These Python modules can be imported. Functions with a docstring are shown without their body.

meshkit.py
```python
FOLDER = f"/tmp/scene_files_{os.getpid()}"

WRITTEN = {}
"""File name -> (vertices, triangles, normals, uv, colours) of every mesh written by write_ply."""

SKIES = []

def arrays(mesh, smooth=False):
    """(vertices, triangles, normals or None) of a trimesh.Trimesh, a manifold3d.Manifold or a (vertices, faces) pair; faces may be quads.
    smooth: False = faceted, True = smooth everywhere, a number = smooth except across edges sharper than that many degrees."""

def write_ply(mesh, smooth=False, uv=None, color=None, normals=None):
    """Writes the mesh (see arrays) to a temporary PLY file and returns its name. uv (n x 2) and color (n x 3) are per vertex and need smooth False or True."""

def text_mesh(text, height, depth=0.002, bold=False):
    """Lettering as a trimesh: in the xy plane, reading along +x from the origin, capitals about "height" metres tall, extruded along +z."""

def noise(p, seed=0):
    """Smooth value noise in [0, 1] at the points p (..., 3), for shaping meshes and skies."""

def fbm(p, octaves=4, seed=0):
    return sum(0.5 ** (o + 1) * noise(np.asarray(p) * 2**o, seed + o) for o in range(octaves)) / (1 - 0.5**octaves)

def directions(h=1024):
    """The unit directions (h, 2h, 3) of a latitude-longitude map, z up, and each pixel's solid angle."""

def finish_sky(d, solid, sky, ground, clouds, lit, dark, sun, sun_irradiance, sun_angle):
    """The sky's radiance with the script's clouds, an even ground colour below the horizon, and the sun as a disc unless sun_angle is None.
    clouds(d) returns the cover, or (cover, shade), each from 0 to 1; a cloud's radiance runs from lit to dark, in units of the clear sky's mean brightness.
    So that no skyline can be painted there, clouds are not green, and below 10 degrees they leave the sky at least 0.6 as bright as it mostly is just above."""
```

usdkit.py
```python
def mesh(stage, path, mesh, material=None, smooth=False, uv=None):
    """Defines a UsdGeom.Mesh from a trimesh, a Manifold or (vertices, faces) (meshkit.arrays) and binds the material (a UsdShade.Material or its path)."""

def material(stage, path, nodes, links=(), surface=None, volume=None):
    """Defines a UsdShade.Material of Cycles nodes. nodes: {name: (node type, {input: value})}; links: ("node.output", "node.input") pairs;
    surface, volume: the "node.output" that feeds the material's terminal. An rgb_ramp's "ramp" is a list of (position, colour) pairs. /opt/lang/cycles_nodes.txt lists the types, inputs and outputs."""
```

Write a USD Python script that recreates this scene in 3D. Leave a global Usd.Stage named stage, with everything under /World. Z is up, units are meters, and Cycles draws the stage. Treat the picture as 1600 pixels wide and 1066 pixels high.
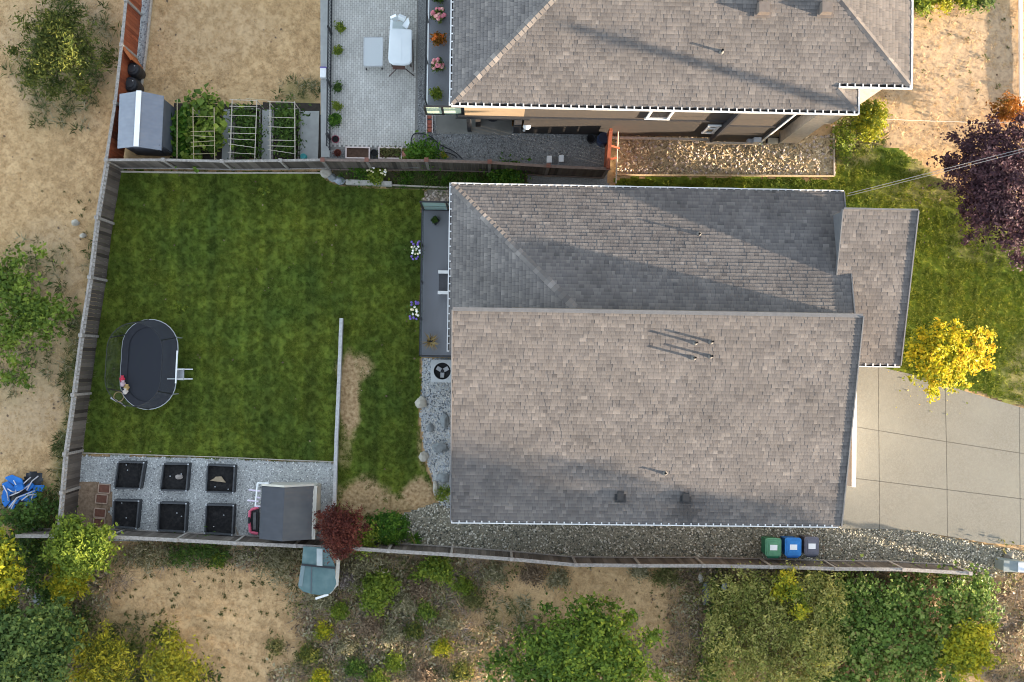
import math, numpy as np, trimesh, shapely, usdkit, meshkit
from shapely.geometry import Polygon, LineString, box as sbox
from shapely.ops import unary_union
from shapely.prepared import prep
from pxr import Usd, UsdGeom, UsdLux, UsdShade, Gf, Sdf, Vt

stage = Usd.Stage.CreateInMemory()
UsdGeom.SetStageUpAxis(stage, 'Z')
UsdGeom.Xform.Define(stage, '/World')
UsdGeom.Scope.Define(stage, '/World/Looks')

# ------------------------------------------------------------------ camera, sky, sun, exposure
SUN_AZ, SUN_EL = math.radians(-13.5), math.radians(7.8)   # azimuth measured from +x (to the right), minus = towards the bottom
SKY, SUN, SUN_COL, EXPO = 0.11, 1.25, (1.0, 0.82, 0.62), 2.6
CLOUD = 2.7   # radiance of the thin high cloud, in the sky's own units
H, S = 44.0, 37.0                       # drone height, pixels of the 1600 wide photograph per metre on the ground
F, NX, NY, AL = S * H, 760.0, 565.0, 0.0155
_a = np.array([(NX - 800) / F, -(NY - 533) / F, -1.0]); _a /= np.linalg.norm(_a)
_b = np.array([0, 0, -1.0]); _v = np.cross(_a, _b); _c = _a @ _b
_K = np.array([[0, -_v[2], _v[1]], [_v[2], 0, -_v[0]], [-_v[1], _v[0], 0]])
CAM = np.array([[math.cos(AL), -math.sin(AL), 0], [math.sin(AL), math.cos(AL), 0], [0, 0, 1.0]]) @ (np.eye(3) + _K + _K @ _K / (1 + _c))
cam = UsdGeom.Camera.Define(stage, '/World/camera')
m4 = np.eye(4); m4[:3, :3] = CAM.T; m4[3, :3] = (0, 0, H)
cam.AddTransformOp().Set(Gf.Matrix4d(m4.tolist()))
cam.CreateHorizontalApertureAttr(36.0); cam.CreateVerticalApertureAttr(36.0 * 682 / 1024)
cam.CreateFocalLengthAttr(36.0 * F / 1600); cam.CreateClippingRangeAttr(Gf.Vec2f(0.5, 2000)); cam.CreateExposureAttr(EXPO)
sun_dir = np.array([math.cos(SUN_EL) * math.cos(SUN_AZ), math.cos(SUN_EL) * math.sin(SUN_AZ), math.sin(SUN_EL)])
dome = UsdLux.DomeLight.Define(stage, '/World/sky')
skym = usdkit.material(stage, '/World/Looks/sky_look', {
    'sky': ('sky_texture', {'sky_type': 'single_scattering', 'sun_disc': False, 'sun_elevation': SUN_EL, 'sun_rotation': math.atan2(sun_dir[0], sun_dir[1]), 'altitude': 100.0, 'air_density': 1.0, 'aerosol_density': 0.8}),
    'tc': ('texture_coordinate', {}), 'cn': ('noise_texture', {'scale': 2.2, 'detail': 7.0, 'roughness': .55}), 'cr': ('rgb_ramp', {'ramp': [(.34, (0, 0, 0)), (.66, (.75, .75, .75))]}),
    'cm': ('mix', {'mix_type': 'mix', 'color2': (CLOUD * .93, CLOUD * .98, CLOUD * 1.06)}),
    'bg': ('background_shader', {'strength': SKY})}, [('tc.generated', 'cn.vector'), ('cn.fac', 'cr.fac'), ('cr.color', 'cm.fac'), ('sky.color', 'cm.color1'), ('cm.color', 'bg.color')], surface='bg.background')
UsdShade.MaterialBindingAPI.Apply(dome.GetPrim()).Bind(skym)
dome.GetPrim().SetCustomDataByKey('kind', 'structure')
sun = UsdLux.DistantLight.Define(stage, '/World/sun')
sun.CreateIntensityAttr(SUN); sun.CreateNormalizeAttr(True); sun.CreateAngleAttr(0.7); sun.CreateColorAttr(Gf.Vec3f(*SUN_COL))
_z = sun_dir; _x = np.cross([0, 0, 1.0], _z); _x /= np.linalg.norm(_x); _y = np.cross(_z, _x)
sm = np.eye(4); sm[0, :3], sm[1, :3], sm[2, :3] = _x, _y, _z
sun.AddTransformOp().Set(Gf.Matrix4d(sm.tolist()))

def at(px, py, z=0.0):
    """the place at height z that the photograph (1600 x 1066) shows at a pixel"""
    r = CAM @ np.array([(px - 800) / F, -(py - 533) / F, -1.0])
    p = r * ((z - H) / r[2])
    return np.array([p[0], p[1], z])

def pix(x, y, z=0.0):
    """the photograph's pixel of places (arrays allowed)"""
    d = np.stack([np.asarray(x, float), np.asarray(y, float), np.zeros_like(np.asarray(x, float)) + z - H], -1) @ CAM
    return 800 + F * d[..., 0] / -d[..., 2], 533 - F * d[..., 1] / -d[..., 2]

def poly(pts, z=0.0):
    return Polygon([at(x, y, z)[:2] for x, y in pts])

# ------------------------------------------------------------------ prims
_used = {}
def path_for(parent, name):
    base = parent.GetPath().pathString if parent is not None else '/World'
    k = (base, name); n = _used.get(k, 0); _used[k] = n + 1
    return f'{base}/{name}' if n == 0 else f'{base}/{name}_{n:03d}'

def tag(prim, label=None, cat=None, group=None, kind=None):
    for k, v in (('label', label), ('category', cat), ('group', group), ('kind', kind)):
        if v: prim.SetCustomDataByKey(k, v)
    return prim

def thing(name, label, cat, loc=(0, 0, 0), rz=0.0, group=None, kind=None):
    x = UsdGeom.Xform.Define(stage, path_for(None, name))
    x.AddTranslateOp().Set(Gf.Vec3d(*map(float, loc)))
    if rz: x.AddRotateZOp().Set(math.degrees(rz))
    return tag(x.GetPrim(), label, cat, group, kind)

def dup(src, loc, rz, label, group=None, scale=None):
    x = UsdGeom.Xform.Define(stage, path_for(None, src.GetName().rstrip('0123456789').rstrip('_')))
    x.GetPrim().GetReferences().AddInternalReference(src.GetPath())
    x.ClearXformOpOrder()
    x.AddTranslateOp().Set(Gf.Vec3d(*map(float, loc))); x.AddRotateZOp().Set(math.degrees(rz))
    if scale: x.AddScaleOp().Set(Gf.Vec3f(*(scale if np.ndim(scale) else (scale,) * 3)))
    x.GetPrim().SetInstanceable(True)
    return tag(x.GetPrim(), label, src.GetCustomDataByKey('category'), group or src.GetCustomDataByKey('group'))

def put(name, vf, m, parent=None, label=None, cat=None, group=None, kind=None, tone=None, smooth=False, loc=None, extra=None):
    v, f = vf
    v = np.asarray(v, float); f = np.asarray(f, int)
    p = path_for(parent, name)
    if tone is not None or extra:
        g = UsdGeom.Mesh.Define(stage, p)
        g.CreatePointsAttr(Vt.Vec3fArray.FromNumpy(v.astype(np.float32)))
        g.CreateFaceVertexCountsAttr(Vt.IntArray.FromNumpy(np.full(len(f), f.shape[1], np.int32)))
        g.CreateFaceVertexIndicesAttr(Vt.IntArray.FromNumpy(f.astype(np.int32).ravel()))
        g.CreateSubdivisionSchemeAttr('none')
        for k, a in {**({'tone': tone} if tone is not None else {}), **(extra or {})}.items():
            a = np.broadcast_to(np.asarray(a, np.float32), (len(v),))
            UsdGeom.PrimvarsAPI(g).CreatePrimvar(k, Sdf.ValueTypeNames.FloatArray, 'vertex').Set(Vt.FloatArray.FromNumpy(np.ascontiguousarray(a)))
        UsdShade.MaterialBindingAPI.Apply(g.GetPrim()).Bind(m)
    else:
        g = usdkit.mesh(stage, p, (v, f), m, smooth=smooth)
    if loc is not None: g.AddTranslateOp().Set(Gf.Vec3d(*map(float, loc)))
    return tag(g.GetPrim(), label, cat, group, kind)

# ------------------------------------------------------------------ shapes: everything is (vertices, triangles)
def cat_(parts):
    vs, fs, n = [], [], 0
    for v, f in parts:
        v = np.asarray(v, float); f = np.asarray(f, int)
        vs.append(v); fs.append(f + n); n += len(v)
    return np.vstack(vs), np.vstack(fs)

_BF = np.array([[0,2,1],[0,3,2],[4,5,6],[4,6,7],[0,1,5],[0,5,4],[1,2,6],[1,6,5],[2,3,7],[2,7,6],[3,0,4],[3,4,7]])
def bx(c, s, rz=0.0, taper=1.0):
    x, y, z = np.asarray(s, float) / 2
    v = np.array([[-x,-y,-z],[x,-y,-z],[x,y,-z],[-x,y,-z],[-x*taper,-y*taper,z],[x*taper,-y*taper,z],[x*taper,y*taper,z],[-x*taper,y*taper,z]])
    if rz:
        co, si = math.cos(rz), math.sin(rz); v[:, :2] = v[:, :2] @ np.array([[co, si], [-si, co]])
    return v + np.asarray(c, float), _BF

def beam(a, b, w, h):
    """a bar from a to b, w wide across, h high"""
    a, b = np.asarray(a, float), np.asarray(b, float); d = b - a; d = d / np.linalg.norm(d)
    s = np.cross([0, 0, 1.0], d)
    s = np.array([1.0, 0, 0]) if np.linalg.norm(s) < 1e-6 else s / np.linalg.norm(s)
    u = np.cross(d, s); s, u = s * w / 2, u * h / 2
    return np.array([a-s-u, a+s-u, a+s+u, a-s+u, b-s-u, b+s-u, b+s+u, b-s+u]), _BF[:, ::-1]

def rods(p, r, n=6, caps=True):
    p = np.asarray(p, float); t = np.gradient(p, axis=0); t /= np.linalg.norm(t, axis=1, keepdims=True) + 1e-9
    a = np.cross(t, np.where(np.abs(t[:, 2:]) < .9, [0, 0, 1.0], [1.0, 0, 0])); a /= np.linalg.norm(a, axis=1, keepdims=True) + 1e-9
    b = np.cross(t, a); g = np.arange(n) * 2 * np.pi / n
    v = (p[:, None] + np.broadcast_to(r, (len(p),))[:, None, None] * (np.cos(g)[None, :, None] * a[:, None] + np.sin(g)[None, :, None] * b[:, None])).reshape(-1, 3)
    i, j = np.meshgrid(np.arange(len(p) - 1), np.arange(n), indexing='ij'); k = (j + 1) % n
    q = np.stack([i*n+j, i*n+k, (i+1)*n+k, (i+1)*n+j], -1).reshape(-1, 4)
    f = [q[:, [0, 1, 2]], q[:, [0, 2, 3]]]
    if caps:
        e = (len(p) - 1) * n; ii = np.arange(1, n - 1)
        f += [np.stack([np.zeros_like(ii), ii + 1, ii], 1), np.stack([e + 0 * ii, e + ii, e + ii + 1], 1)]
    return v, np.vstack(f)

def lathe(prof, n=16, c=(0, 0, 0)):
    prof = np.asarray(prof, float); g = np.arange(n) * 2 * np.pi / n; m = len(prof)
    v = np.stack([prof[:, 0][:, None] * np.cos(g), prof[:, 0][:, None] * np.sin(g), np.repeat(prof[:, 1][:, None], n, 1)], -1).reshape(-1, 3)
    i, j = np.meshgrid(np.arange(m - 1), np.arange(n), indexing='ij'); k = (j + 1) % n
    q = np.stack([i*n+j, i*n+k, (i+1)*n+k, (i+1)*n+j], -1).reshape(-1, 4)
    return v + np.asarray(c, float), np.vstack([q[:, [0, 1, 2]], q[:, [0, 2, 3]]])

def prism(pg, z0, z1):
    ms = [trimesh.creation.extrude_polygon(g, z1 - z0, engine='earcut') for g in getattr(pg, 'geoms', [pg]) if g.area > 1e-6]
    v, f = cat_([(m.vertices, m.faces) for m in ms]); v = v.copy(); v[:, 2] += z0
    return v, f

def ico(c, r, sub=1, seed=None, amp=.25):
    m = trimesh.creation.icosphere(sub, 1.0); v = np.array(m.vertices)
    if seed is not None: v = v * (1 - amp / 2 + amp * meshkit.noise(v * 1.7 + 5, seed))[:, None]
    return v * np.asarray(r, float) + np.asarray(c, float), np.array(m.faces)

def ring(c, rx, ry, r, n=32, k=6, z=0.0):
    g = np.linspace(0, 2 * np.pi, n + 1)
    return rods(np.stack([c[0] + rx * np.cos(g), c[1] + ry * np.sin(g), np.full(n + 1, z)], 1), r, k, False)

# ------------------------------------------------------------------ materials
_mats = {}
def ramp(cols): return [(i / (len(cols) - 1), c) for i, c in enumerate(cols)] if np.ndim(cols[0][-1]) == 0 and len(cols[0]) == 3 else cols

def mat(name, cols, scale=6.0, rough=.8, detail=5, bump=0.0, bscale=None, tone=False, spec=.3, metal=0.0, bdist=.02, stretch=None, noise_amt=.35, coat=0.0):
    """noise-driven colour; with tone=True the mesh's own tone picks the colour and noise only varies it"""
    if name in _mats: return _mats[name]
    n = {'geo': ('geometry', {}), 'p': ('principled_bsdf', {'roughness': rough, 'specular_ior_level': spec, 'metallic': metal, 'coat_weight': coat}),
         'no': ('noise_texture', {'scale': scale, 'detail': detail, 'roughness': .6})}
    l = []
    src = 'geo.position'
    if stretch:
        n['map'] = ('mapping', {'scale': stretch}); l.append(('geo.position', 'map.vector')); src = 'map.vector'
    l.append((src, 'no.vector'))
    if len(cols) == 1: cols = [tuple(c * .82 for c in cols[0]), tuple(c * 1.18 for c in cols[0])]
    if tone:
        n['at'] = ('attribute', {'attribute': 'tone'}); n['rt'] = ('rgb_ramp', {'ramp': ramp(cols)})
        n['rn'] = ('rgb_ramp', {'ramp': [(.25, (1 - noise_amt,) * 3), (.75, (1 + noise_amt,) * 3)]})
        n['mx'] = ('mix', {'mix_type': 'multiply', 'fac': 1.0})
        l += [('at.fac', 'rt.fac'), ('no.fac', 'rn.fac'), ('rt.color', 'mx.color1'), ('rn.color', 'mx.color2'), ('mx.color', 'p.base_color')]
    else:
        c = ramp(cols); n['rt'] = ('rgb_ramp', {'ramp': [(.25 + .5 * a, b) for a, b in c]})
        l += [('no.fac', 'rt.fac'), ('rt.color', 'p.base_color')]
    if bump:
        n['nb'] = ('noise_texture', {'scale': bscale or scale * 4, 'detail': 4.0}); n['bu'] = ('bump', {'strength': bump, 'distance': bdist})
        l += [(src, 'nb.vector'), ('nb.fac', 'bu.height'), ('bu.normal', 'p.normal')]
    _mats[name] = usdkit.material(stage, '/World/Looks/' + name, n, l, surface='p.BSDF')
    return _mats[name]

def leafmat(name, cols, trans=.3):
    if name in _mats: return _mats[name]
    n = {'at': ('attribute', {'attribute': 'tone'}), 'rt': ('rgb_ramp', {'ramp': ramp(cols)}), 'p': ('principled_bsdf', {'roughness': .55, 'specular_ior_level': .25}),
         't': ('translucent_bsdf', {}), 'm': ('mix_closure', {'fac': trans})}
    l = [('at.fac', 'rt.fac'), ('rt.color', 'p.base_color'), ('rt.color', 't.color'), ('p.BSDF', 'm.closure1'), ('t.BSDF', 'm.closure2')]
    _mats[name] = usdkit.material(stage, '/World/Looks/' + name, n, l, surface='m.closure')
    return _mats[name]

def sheer(name, col, clear, rough=.2):
    """a see-through net or pane: part clear, part surface"""
    if name in _mats: return _mats[name]
    n = {'p': ('principled_bsdf', {'base_color': col, 'roughness': rough}), 't': ('transparent_bsdf', {}), 'm': ('mix_closure', {'fac': clear})}
    _mats[name] = usdkit.material(stage, '/World/Looks/' + name, n, [('p.BSDF', 'm.closure1'), ('t.BSDF', 'm.closure2')], surface='m.closure')
    return _mats[name]

def lin(r, g, b, k=1.0):
    return tuple(k * ((c / 255 + .055) / 1.055) ** 2.4 for c in (r, g, b))

# ------------------------------------------------------------------ leaves and plants
def leaves(c, nrm, size, rng, wide=.55, fold=.15, tone=None, updir=None):
    n = len(c); nrm = nrm / (np.linalg.norm(nrm, axis=1, keepdims=True) + 1e-9)
    d = rng.normal(size=(n, 3)) if updir is None else updir + .4 * rng.normal(size=(n, 3))
    d -= nrm * (d * nrm).sum(1, keepdims=True); d /= np.linalg.norm(d, axis=1, keepdims=True) + 1e-9
    s = np.cross(nrm, d); L = (size * np.clip(rng.lognormal(-.05, .38, n), .4, 2.0))[:, None]; w = L * wide
    v = np.stack([c - d * L / 2, c + s * w / 2 + nrm * L * fold, c + d * L / 2, c - s * w / 2 + nrm * L * fold], 1).reshape(-1, 3)
    k = np.arange(n)[:, None] * 4
    f = np.concatenate([k + [0, 1, 2], k + [0, 2, 3]], 0)
    return v, f, np.repeat(np.clip(tone if tone is not None else rng.uniform(0, 1, n), 0, 1), 4)

def crown(lobes, nclus, per, size, rng, spread=.16, shell=.55, flat=.6, wide=.55, bias=None, gaps=0.0, tips=0.0):
    """leaf clumps through the volume of some lobes (x, y, z, rx, ry, rz)"""
    lobes = np.asarray(lobes, float); w = lobes[:, 3] * lobes[:, 4]; w = w / w.sum()
    li = rng.choice(len(lobes), nclus, p=w)
    u = rng.normal(size=(nclus, 3)); u[:, 2] = np.where(u[:, 2] < -.3, -u[:, 2], u[:, 2]); u /= np.linalg.norm(u, axis=1, keepdims=True)
    rad = shell + (1.08 - shell) * rng.uniform(0, 1, nclus) ** .7
    far = rng.random(nclus) < tips; rad = np.where(far, rng.uniform(1.05, 1.38, nclus), rad); u[far, 2] *= .4
    cc = lobes[li, :3] + u * rad[:, None] * lobes[li, 3:]
    if gaps:
        ok = meshkit.noise(cc * 2.6 + 11, 4) * .6 + meshkit.noise(cc * 5.5, 9) * .4 > gaps; cc, u, far = cc[ok], u[ok], far[ok]; nclus = len(cc)
    ct = rng.uniform(.1, .9, nclus)
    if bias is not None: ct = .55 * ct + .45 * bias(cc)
    k = np.repeat(np.arange(nclus), per); k = k[~far[k] | (rng.random(len(k)) < .55)]; n = len(k)
    g = rng.normal(size=(n, 3)) * spread * rng.uniform(.45, 1.5, nclus)[k][:, None]; g[:, 2] *= .6
    g += u[k] * [1, 1, .2] * (rng.normal(0, 1, n) * spread * 1.1)[:, None]
    c = cc[k] + g; c[:, 2] = np.maximum(c[:, 2], .03)
    nr = u[k] * .5 + [0, 0, flat] + .55 * rng.normal(size=(n, 3))
    v, f, t = leaves(c, nr, size, rng, wide, tone=ct[k] + rng.normal(0, .13, n))
    return v, f, t, cc

def limbs(base, top, r, targets, rng, k=10):
    """a tapered trunk with some bent limbs to the crown's clumps"""
    base, top = np.asarray(base, float), np.asarray(top, float)
    tr = np.linspace(0, 1, 6)[:, None]; p = base + (top - base) * tr; p[1:-1, :2] += rng.normal(0, r * .5, (4, 2))
    out = [rods(p, r * (1 - .75 * tr[:, 0]), 7)]
    for i in rng.choice(len(targets), min(k, len(targets)), replace=False):
        s = rng.uniform(.25, .95); a = base + (top - base) * s; e = targets[i]
        mid = (a + e) / 2 + np.array([0, 0, .12 * np.linalg.norm(e - a)]) + rng.normal(0, .04, 3)
        out.append(rods([a, mid, e], [r * (.55 - .35 * s), r * .22, r * .06], 5))
    return cat_(out)

def plant(name, label, cat, loc, lobes, nclus, per, size, leaf, seed, trunk=None, wood=None, spread=.16, shell=.55, flat=.6, wide=.55, bias=None, group=None, crown_name='crown', trunk_name='trunk', nlimb=10, gaps=0.0, tips=0.0):
    rng = np.random.default_rng(seed)
    t = thing(name, label, cat, loc, 0, group)
    v, f, tn, cc = crown(lobes, nclus, per, size, rng, spread, shell, flat, wide, bias, gaps, tips)
    if trunk:
        put(trunk_name, limbs((0, 0, 0), (trunk[2] if len(trunk) > 2 else 0, trunk[3] if len(trunk) > 3 else 0, trunk[0]), trunk[1], cc, rng, nlimb), wood or WOOD, t)
    put(crown_name, (v, f), leaf, t, tone=tn)
    return t

def scatter(name, protos, m, pos, rng, label, cat, smin=.7, smax=1.3, tilt=.15, kind='stuff', parent=None):
    """uncountable small things: one point instancer"""
    p = path_for(parent, name); pi = UsdGeom.PointInstancer.Define(stage, p)
    for i, (vf, mm) in enumerate(protos):
        q = f'{p}/piece' + (f'_{i:03d}' if i else '')
        if len(vf) == 3:
            _used[(p, 'piece')] = i; put('piece', vf[:2], mm, pi.GetPrim(), tone=vf[2])
        else: usdkit.mesh(stage, q, vf, mm)
        pi.GetPrototypesRel().AddTarget(q)
    n = len(pos); pi.CreateProtoIndicesAttr(Vt.IntArray.FromNumpy(rng.integers(0, len(protos), n).astype(np.int32)))
    pi.CreatePositionsAttr(Vt.Vec3fArray.FromNumpy(np.asarray(pos, np.float32)))
    a = rng.uniform(0, 2 * np.pi, n) / 2; tx, ty = rng.normal(0, tilt, n) / 2, rng.normal(0, tilt, n) / 2
    q = np.stack([np.cos(a), tx * np.cos(a) + ty * np.sin(a), ty * np.cos(a) - tx * np.sin(a), np.sin(a)], 1); q /= np.linalg.norm(q, axis=1, keepdims=True)
    pi.CreateOrientationsAttr(Vt.QuathArray([Gf.Quath(*map(float, x)) for x in q]))
    sc = rng.uniform(smin, smax, n).astype(np.float32); pi.CreateScalesAttr(Vt.Vec3fArray.FromNumpy(np.stack([sc, sc, sc], 1)))
    return tag(pi.GetPrim(), label, cat, None, kind)

def sample(pg, per_m2, rng, keep=None):
    x0, y0, x1, y1 = pg.bounds; n = int((x1 - x0) * (y1 - y0) * per_m2)
    x, y = rng.uniform(x0, x1, n), rng.uniform(y0, y1, n)
    ok = shapely.contains_xy(pg, x, y); x, y = x[ok], y[ok]
    if keep is not None:
        ok = keep(x, y) > rng.uniform(0, 1, len(x)); x, y = x[ok], y[ok]
    return x, y

def sheet(pg, res, z, ragged=0.0, seed=0):
    """a fine grid over a region, its edge uneven by some metres"""
    x0, y0, x1, y1 = pg.buffer(ragged + res).bounds
    xs, ys = np.arange(x0, x1 + res, res), np.arange(y0, y1 + res, res)
    X, Y = np.meshgrid(xs, ys); cx, cy = X[:-1, :-1] + res / 2, Y[:-1, :-1] + res / 2
    if ragged:
        q = np.stack([cx * 1.7, cy * 1.7, cx * 0], -1); cx = cx + (meshkit.fbm(q, 3, seed) - .5) * 3 * ragged; cy = cy + (meshkit.fbm(q + 40, 3, seed) - .5) * 3 * ragged
    ok = shapely.contains_xy(pg, cx, cy); i = np.arange(X.size).reshape(X.shape)
    q = np.stack([i[:-1, :-1], i[:-1, 1:], i[1:, 1:], i[1:, :-1]], -1)[ok]
    use, inv = np.unique(q, return_inverse=True); q = inv.reshape(-1, 4)
    v = np.stack([X.ravel()[use], Y.ravel()[use], np.full(len(use), z)], 1)
    return v, np.vstack([q[:, [0, 1, 2]], q[:, [0, 2, 3]]])

def blob(x, y, cx, cy, rx, ry, soft=.35, seed=1, amp=.45, freq=.02):
    """an uneven soft patch round a photograph pixel (radii in pixels)"""
    px, py = pix(x, y); d = np.hypot((px - cx) / rx, (py - cy) / ry)
    d = d + amp * 2 * (meshkit.fbm(np.stack([px * freq, py * freq, px * 0 + seed], -1), 4, seed) - .5)
    return np.clip((1 - d) / soft + .5, 0, 1)
# ------------------------------------------------------------------ common materials
WOOD = mat('bark', [(.09, .065, .045), (.2, .16, .12)], 9)
GREYWOOD = mat('weathered_wood', [(.1, .085, .075), (.21, .185, .17), (.33, .3, .28)], 14, .85, stretch=(6, 6, 1.5), bump=.2)
GREYTOP = mat('weathered_rail', [(.17, .15, .135), (.29, .26, .235), (.42, .385, .35)], 12, .85)
BOARD = mat('fence_board', [(.04, .031, .026), (.095, .077, .065), (.165, .137, .118)], 0.9, .9, tone=True, noise_amt=.3)
REDWOOD = mat('red_stained_wood', [(.14, .035, .018), (.27, .07, .03), (.36, .11, .05)], .9, .75, tone=True, noise_amt=.3)
BROWNRAIL = mat('brown_rail', [(.12, .085, .07), (.21, .16, .135)], 10, .85)
TIMBER = mat('pale_timber', [(.32, .28, .23), (.55, .49, .41)], 10, .85)
WHITE = mat('white_paint', [(.78, .78, .77), (.86, .86, .85)], 5, .45)
CONC = None
CONC = mat('concrete_plain', [(.155, .148, .128), (.195, .188, .166), (.235, .226, .203)], 1.1, .9, 9, .3, 40)
CONC_GREY = mat('grey_concrete', [(.3, .3, .285), (.42, .42, .4)], 2.5, .9, 6, .2, 30)
BLACKM = mat('black_metal', [(.015, .016, .018), (.03, .03, .033)], 5, .45)
BLACKP = mat('black_plastic', [(.012, .013, .016), (.03, .031, .036)], 6, .5)
SOIL = mat('dark_soil', [(.006, .006, .007), (.014, .013, .013), (.03, .027, .025)], 9, .95, bump=.6, bscale=30)
BROWNSOIL = mat('brown_soil', [(.05, .028, .018), (.11, .065, .045)], 9, .95, bump=.5, bscale=30)
STEEL = mat('grey_metal', [(.36, .37, .38), (.5, .51, .52)], 6, .4, metal=.3)
TERRA = mat('terracotta', [(.25, .06, .04), (.4, .12, .07)], 7, .7)
DARKSLATE = mat('slate_grey_panel', [(.075, .08, .092), (.11, .115, .13)], 4, .6)
L_GREEN = leafmat('leaf_green', [(.028, .058, .011), (.065, .125, .02), (.14, .22, .035)])
L_DARK = leafmat('leaf_dark_green', [(.022, .05, .013), (.055, .105, .025), (.15, .21, .05), (.28, .33, .09)])
L_LIME = leafmat('leaf_lime', [(.07, .12, .015), (.17, .23, .025), (.3, .34, .04)])
L_BRIGHT = leafmat('leaf_bright_green', [(.03, .085, .01), (.07, .17, .015), (.15, .25, .025)])
L_YELLOW = leafmat('leaf_yellow', [(.09, .14, .014), (.3, .3, .02), (.56, .46, .03)])
L_YGREEN = leafmat('leaf_yellow_green', [(.05, .075, .014), (.13, .16, .03), (.27, .27, .06), (.42, .37, .09)])
L_OLIVE = leafmat('leaf_olive', [(.06, .075, .022), (.16, .16, .05), (.29, .25, .1)])
L_PURPLE = leafmat('leaf_purple', [(.018, .008, .011), (.05, .023, .032), (.1, .05, .06), (.19, .115, .115)], .15)
L_RED = leafmat('leaf_red', [(.05, .012, .01), (.12, .028, .02), (.2, .06, .035)], .2)
L_ORANGE = leafmat('leaf_orange', [(.1, .1, .02), (.35, .13, .02), (.5, .2, .03)])
L_BRAMBLE = leafmat('leaf_bramble', [(.03, .055, .014), (.085, .15, .025), (.17, .26, .045), (.3, .36, .09), (.25, .13, .07)])
L_DEAD = leafmat('leaf_dead', [(.11, .075, .048), (.23, .16, .1), (.34, .255, .165)], .15)
L_TWIG = leafmat('twig_grey', [(.08, .064, .055), (.2, .16, .135), (.36, .3, .26)], .0)
L_SEDGE = leafmat('leaf_pale_weed', [(.12, .12, .05), (.27, .24, .13), (.42, .37, .24)], .2)

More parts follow.
